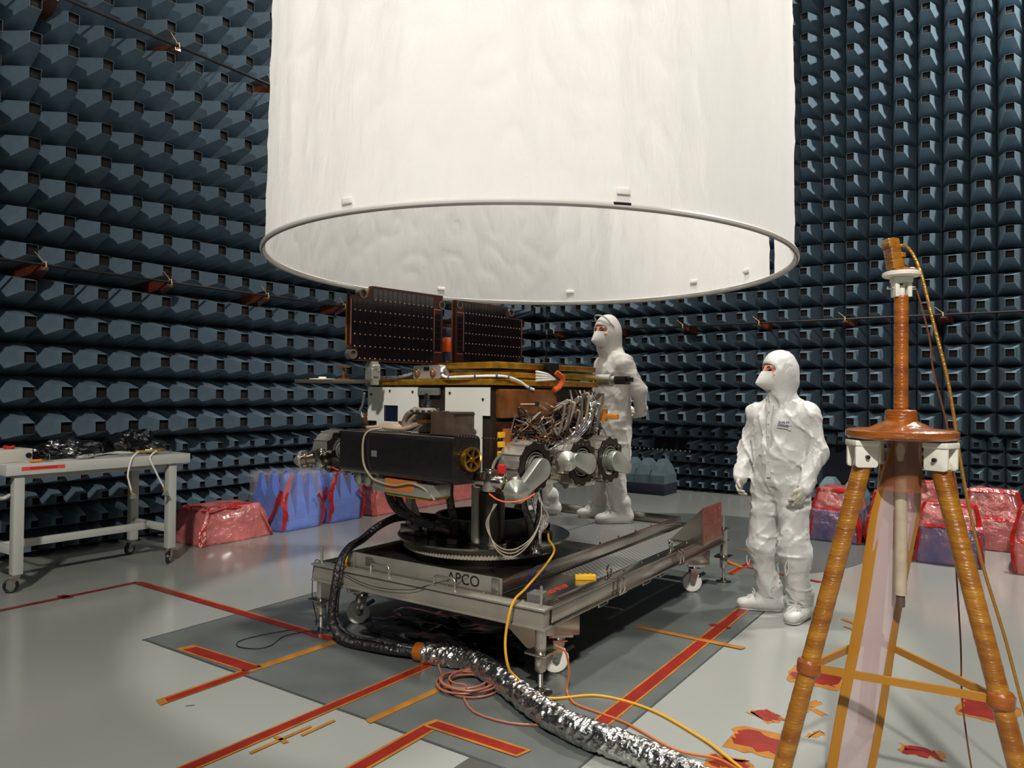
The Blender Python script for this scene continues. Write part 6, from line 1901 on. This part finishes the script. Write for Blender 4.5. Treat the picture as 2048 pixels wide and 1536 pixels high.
def cable(name, label, pts, r, m, n=9):
    P = smooth_path(pts, n)
    c = P[len(P) // 2]
    b = MB().tube([p - Vector((c.x, c.y, 0)) for p in P], r, 8)
    o = b.build(name, m, None); o.location = (c.x, c.y, 0)
    return tag(o, label, 'cable')
cable('yellow_cable', 'yellow cable arching off the turntable and over the trolley corner onto the floor',
      [(-2.6, 4.1, 0.62), (-2.44, 3.98, 0.64), (-2.36, 3.88, 0.61), (-2.275, 3.8, 0.57), (-2.22, 3.6, 0.52), (-2.15, 3.3, 0.47), (-2.09, 3.09, 0.45), (-2.07, 3.0, 0.31), (-2.03, 2.96, 0.2), (-2.01, 3.0, 0.13), (-1.9, 3.1, 0.02), (-1.714, 3.3, 0.008), (-1.438, 3.3, 0.008), (-1.14, 3.16, 0.008), (-0.99, 3.05, 0.012), (-0.8, 2.9, 0.012)], 0.0068, mat('yellow_cable', (200, 148, 34), 0.35))
cable('orange_cable', 'thin orange-brown cable hanging from the trolley jack and trailing along the foil hose',
      [(-1.93, 3.24, 0.23), (-1.88, 3.26, 0.2), (-1.865, 3.27, 0.1), (-1.865, 3.25, 0.012), (-1.8, 3.18, 0.008), (-1.73, 3.14, 0.008), (-1.47, 3.1, 0.008), (-1.19, 2.99, 0.008), (-0.99, 2.99, 0.02), (-0.8, 2.86, 0.03)], 0.0055, mat('orange_cable', (176, 98, 44), 0.4))
rr = random.Random(2)
pts = [(-2.66, 3.19, 0.09), (-2.6, 3.13, 0.012), (-2.5, 3.04, 0.008)]
for k in range(66):
    a = -2.4 + k * 0.6
    rx = 0.13 + 0.03 * math.sin(k * 0.37) + rr.uniform(-0.006, 0.006)
    pts.append((-2.315 + rx * math.cos(a) + 0.01 * math.sin(k * 0.21), 3.02 + rx * 0.92 * math.sin(a), 0.008 + 0.0006 * k + 0.003 * rr.random()))
pts += [(-2.25, 2.9, 0.012), (-2.1, 2.79, 0.008), (-1.9, 2.79, 0.008), (-1.75, 2.87, 0.008)]
cable('copper_cable', 'coil of thin copper-coloured cable on the dark strip beside the foil hose', pts, 0.0055, mat('copper_cable', (150, 92, 72), 0.4), 3)
cable('black_wire', 'thin black wire looped on the dark floor strip beside the left trolley jack',
      [(-3.62, 3.2, 0.43), (-3.68, 3.19, 0.42), (-3.71, 3.2, 0.2), (-3.72, 3.24, 0.01), (-3.76, 3.1, 0.006), (-3.83, 2.9, 0.006), (-3.84, 2.76, 0.006), (-3.76, 2.7, 0.006), (-3.65, 2.74, 0.006), (-3.63, 2.83, 0.006), (-3.7, 2.98, 0.006), (-3.66, 3.12, 0.006), (-3.62, 3.24, 0.006)], 0.0028, m_black)
cable('black_wire', 'thin black wire draped along the front beam of the trolley',
      [(-3.4, 3.118, 0.43), (-3.2, 3.118, 0.385), (-3.02, 3.118, 0.375), (-2.8, 3.118, 0.40), (-2.68, 3.13, 0.442), (-2.62, 3.2, 0.46), (-2.5, 3.26, 0.5)], 0.0022, m_black)
stk = tag(MB().cone((-0.02, 0, 0.003), (0.02, 0.0, 0.003), 0.0015, n=6).build('loose_pin', m_black, None), 'tiny dark pin lying on the light floor by the end of the amber tape', 'pin')
stk.location = (-3.25, 2.07, 0); stk.rotation_euler = (0, 0, 0.9)
# hanging line behind the rover
hl = thing('hanging_line', 'thin dark line hanging vertically in front of the chamber corner', 'line', (-4.72, 7.66, 2.29))
MB().cone((0, 0, -0.6), (0, 0, ROOM_Z - 2.29), 0.007, n=6).build('line', m_rail, hl)
MB().cone((0, 0, 0), (0, 0, -0.06), 0.02, 0.012, 8).build('weight', m_chrome, hl)
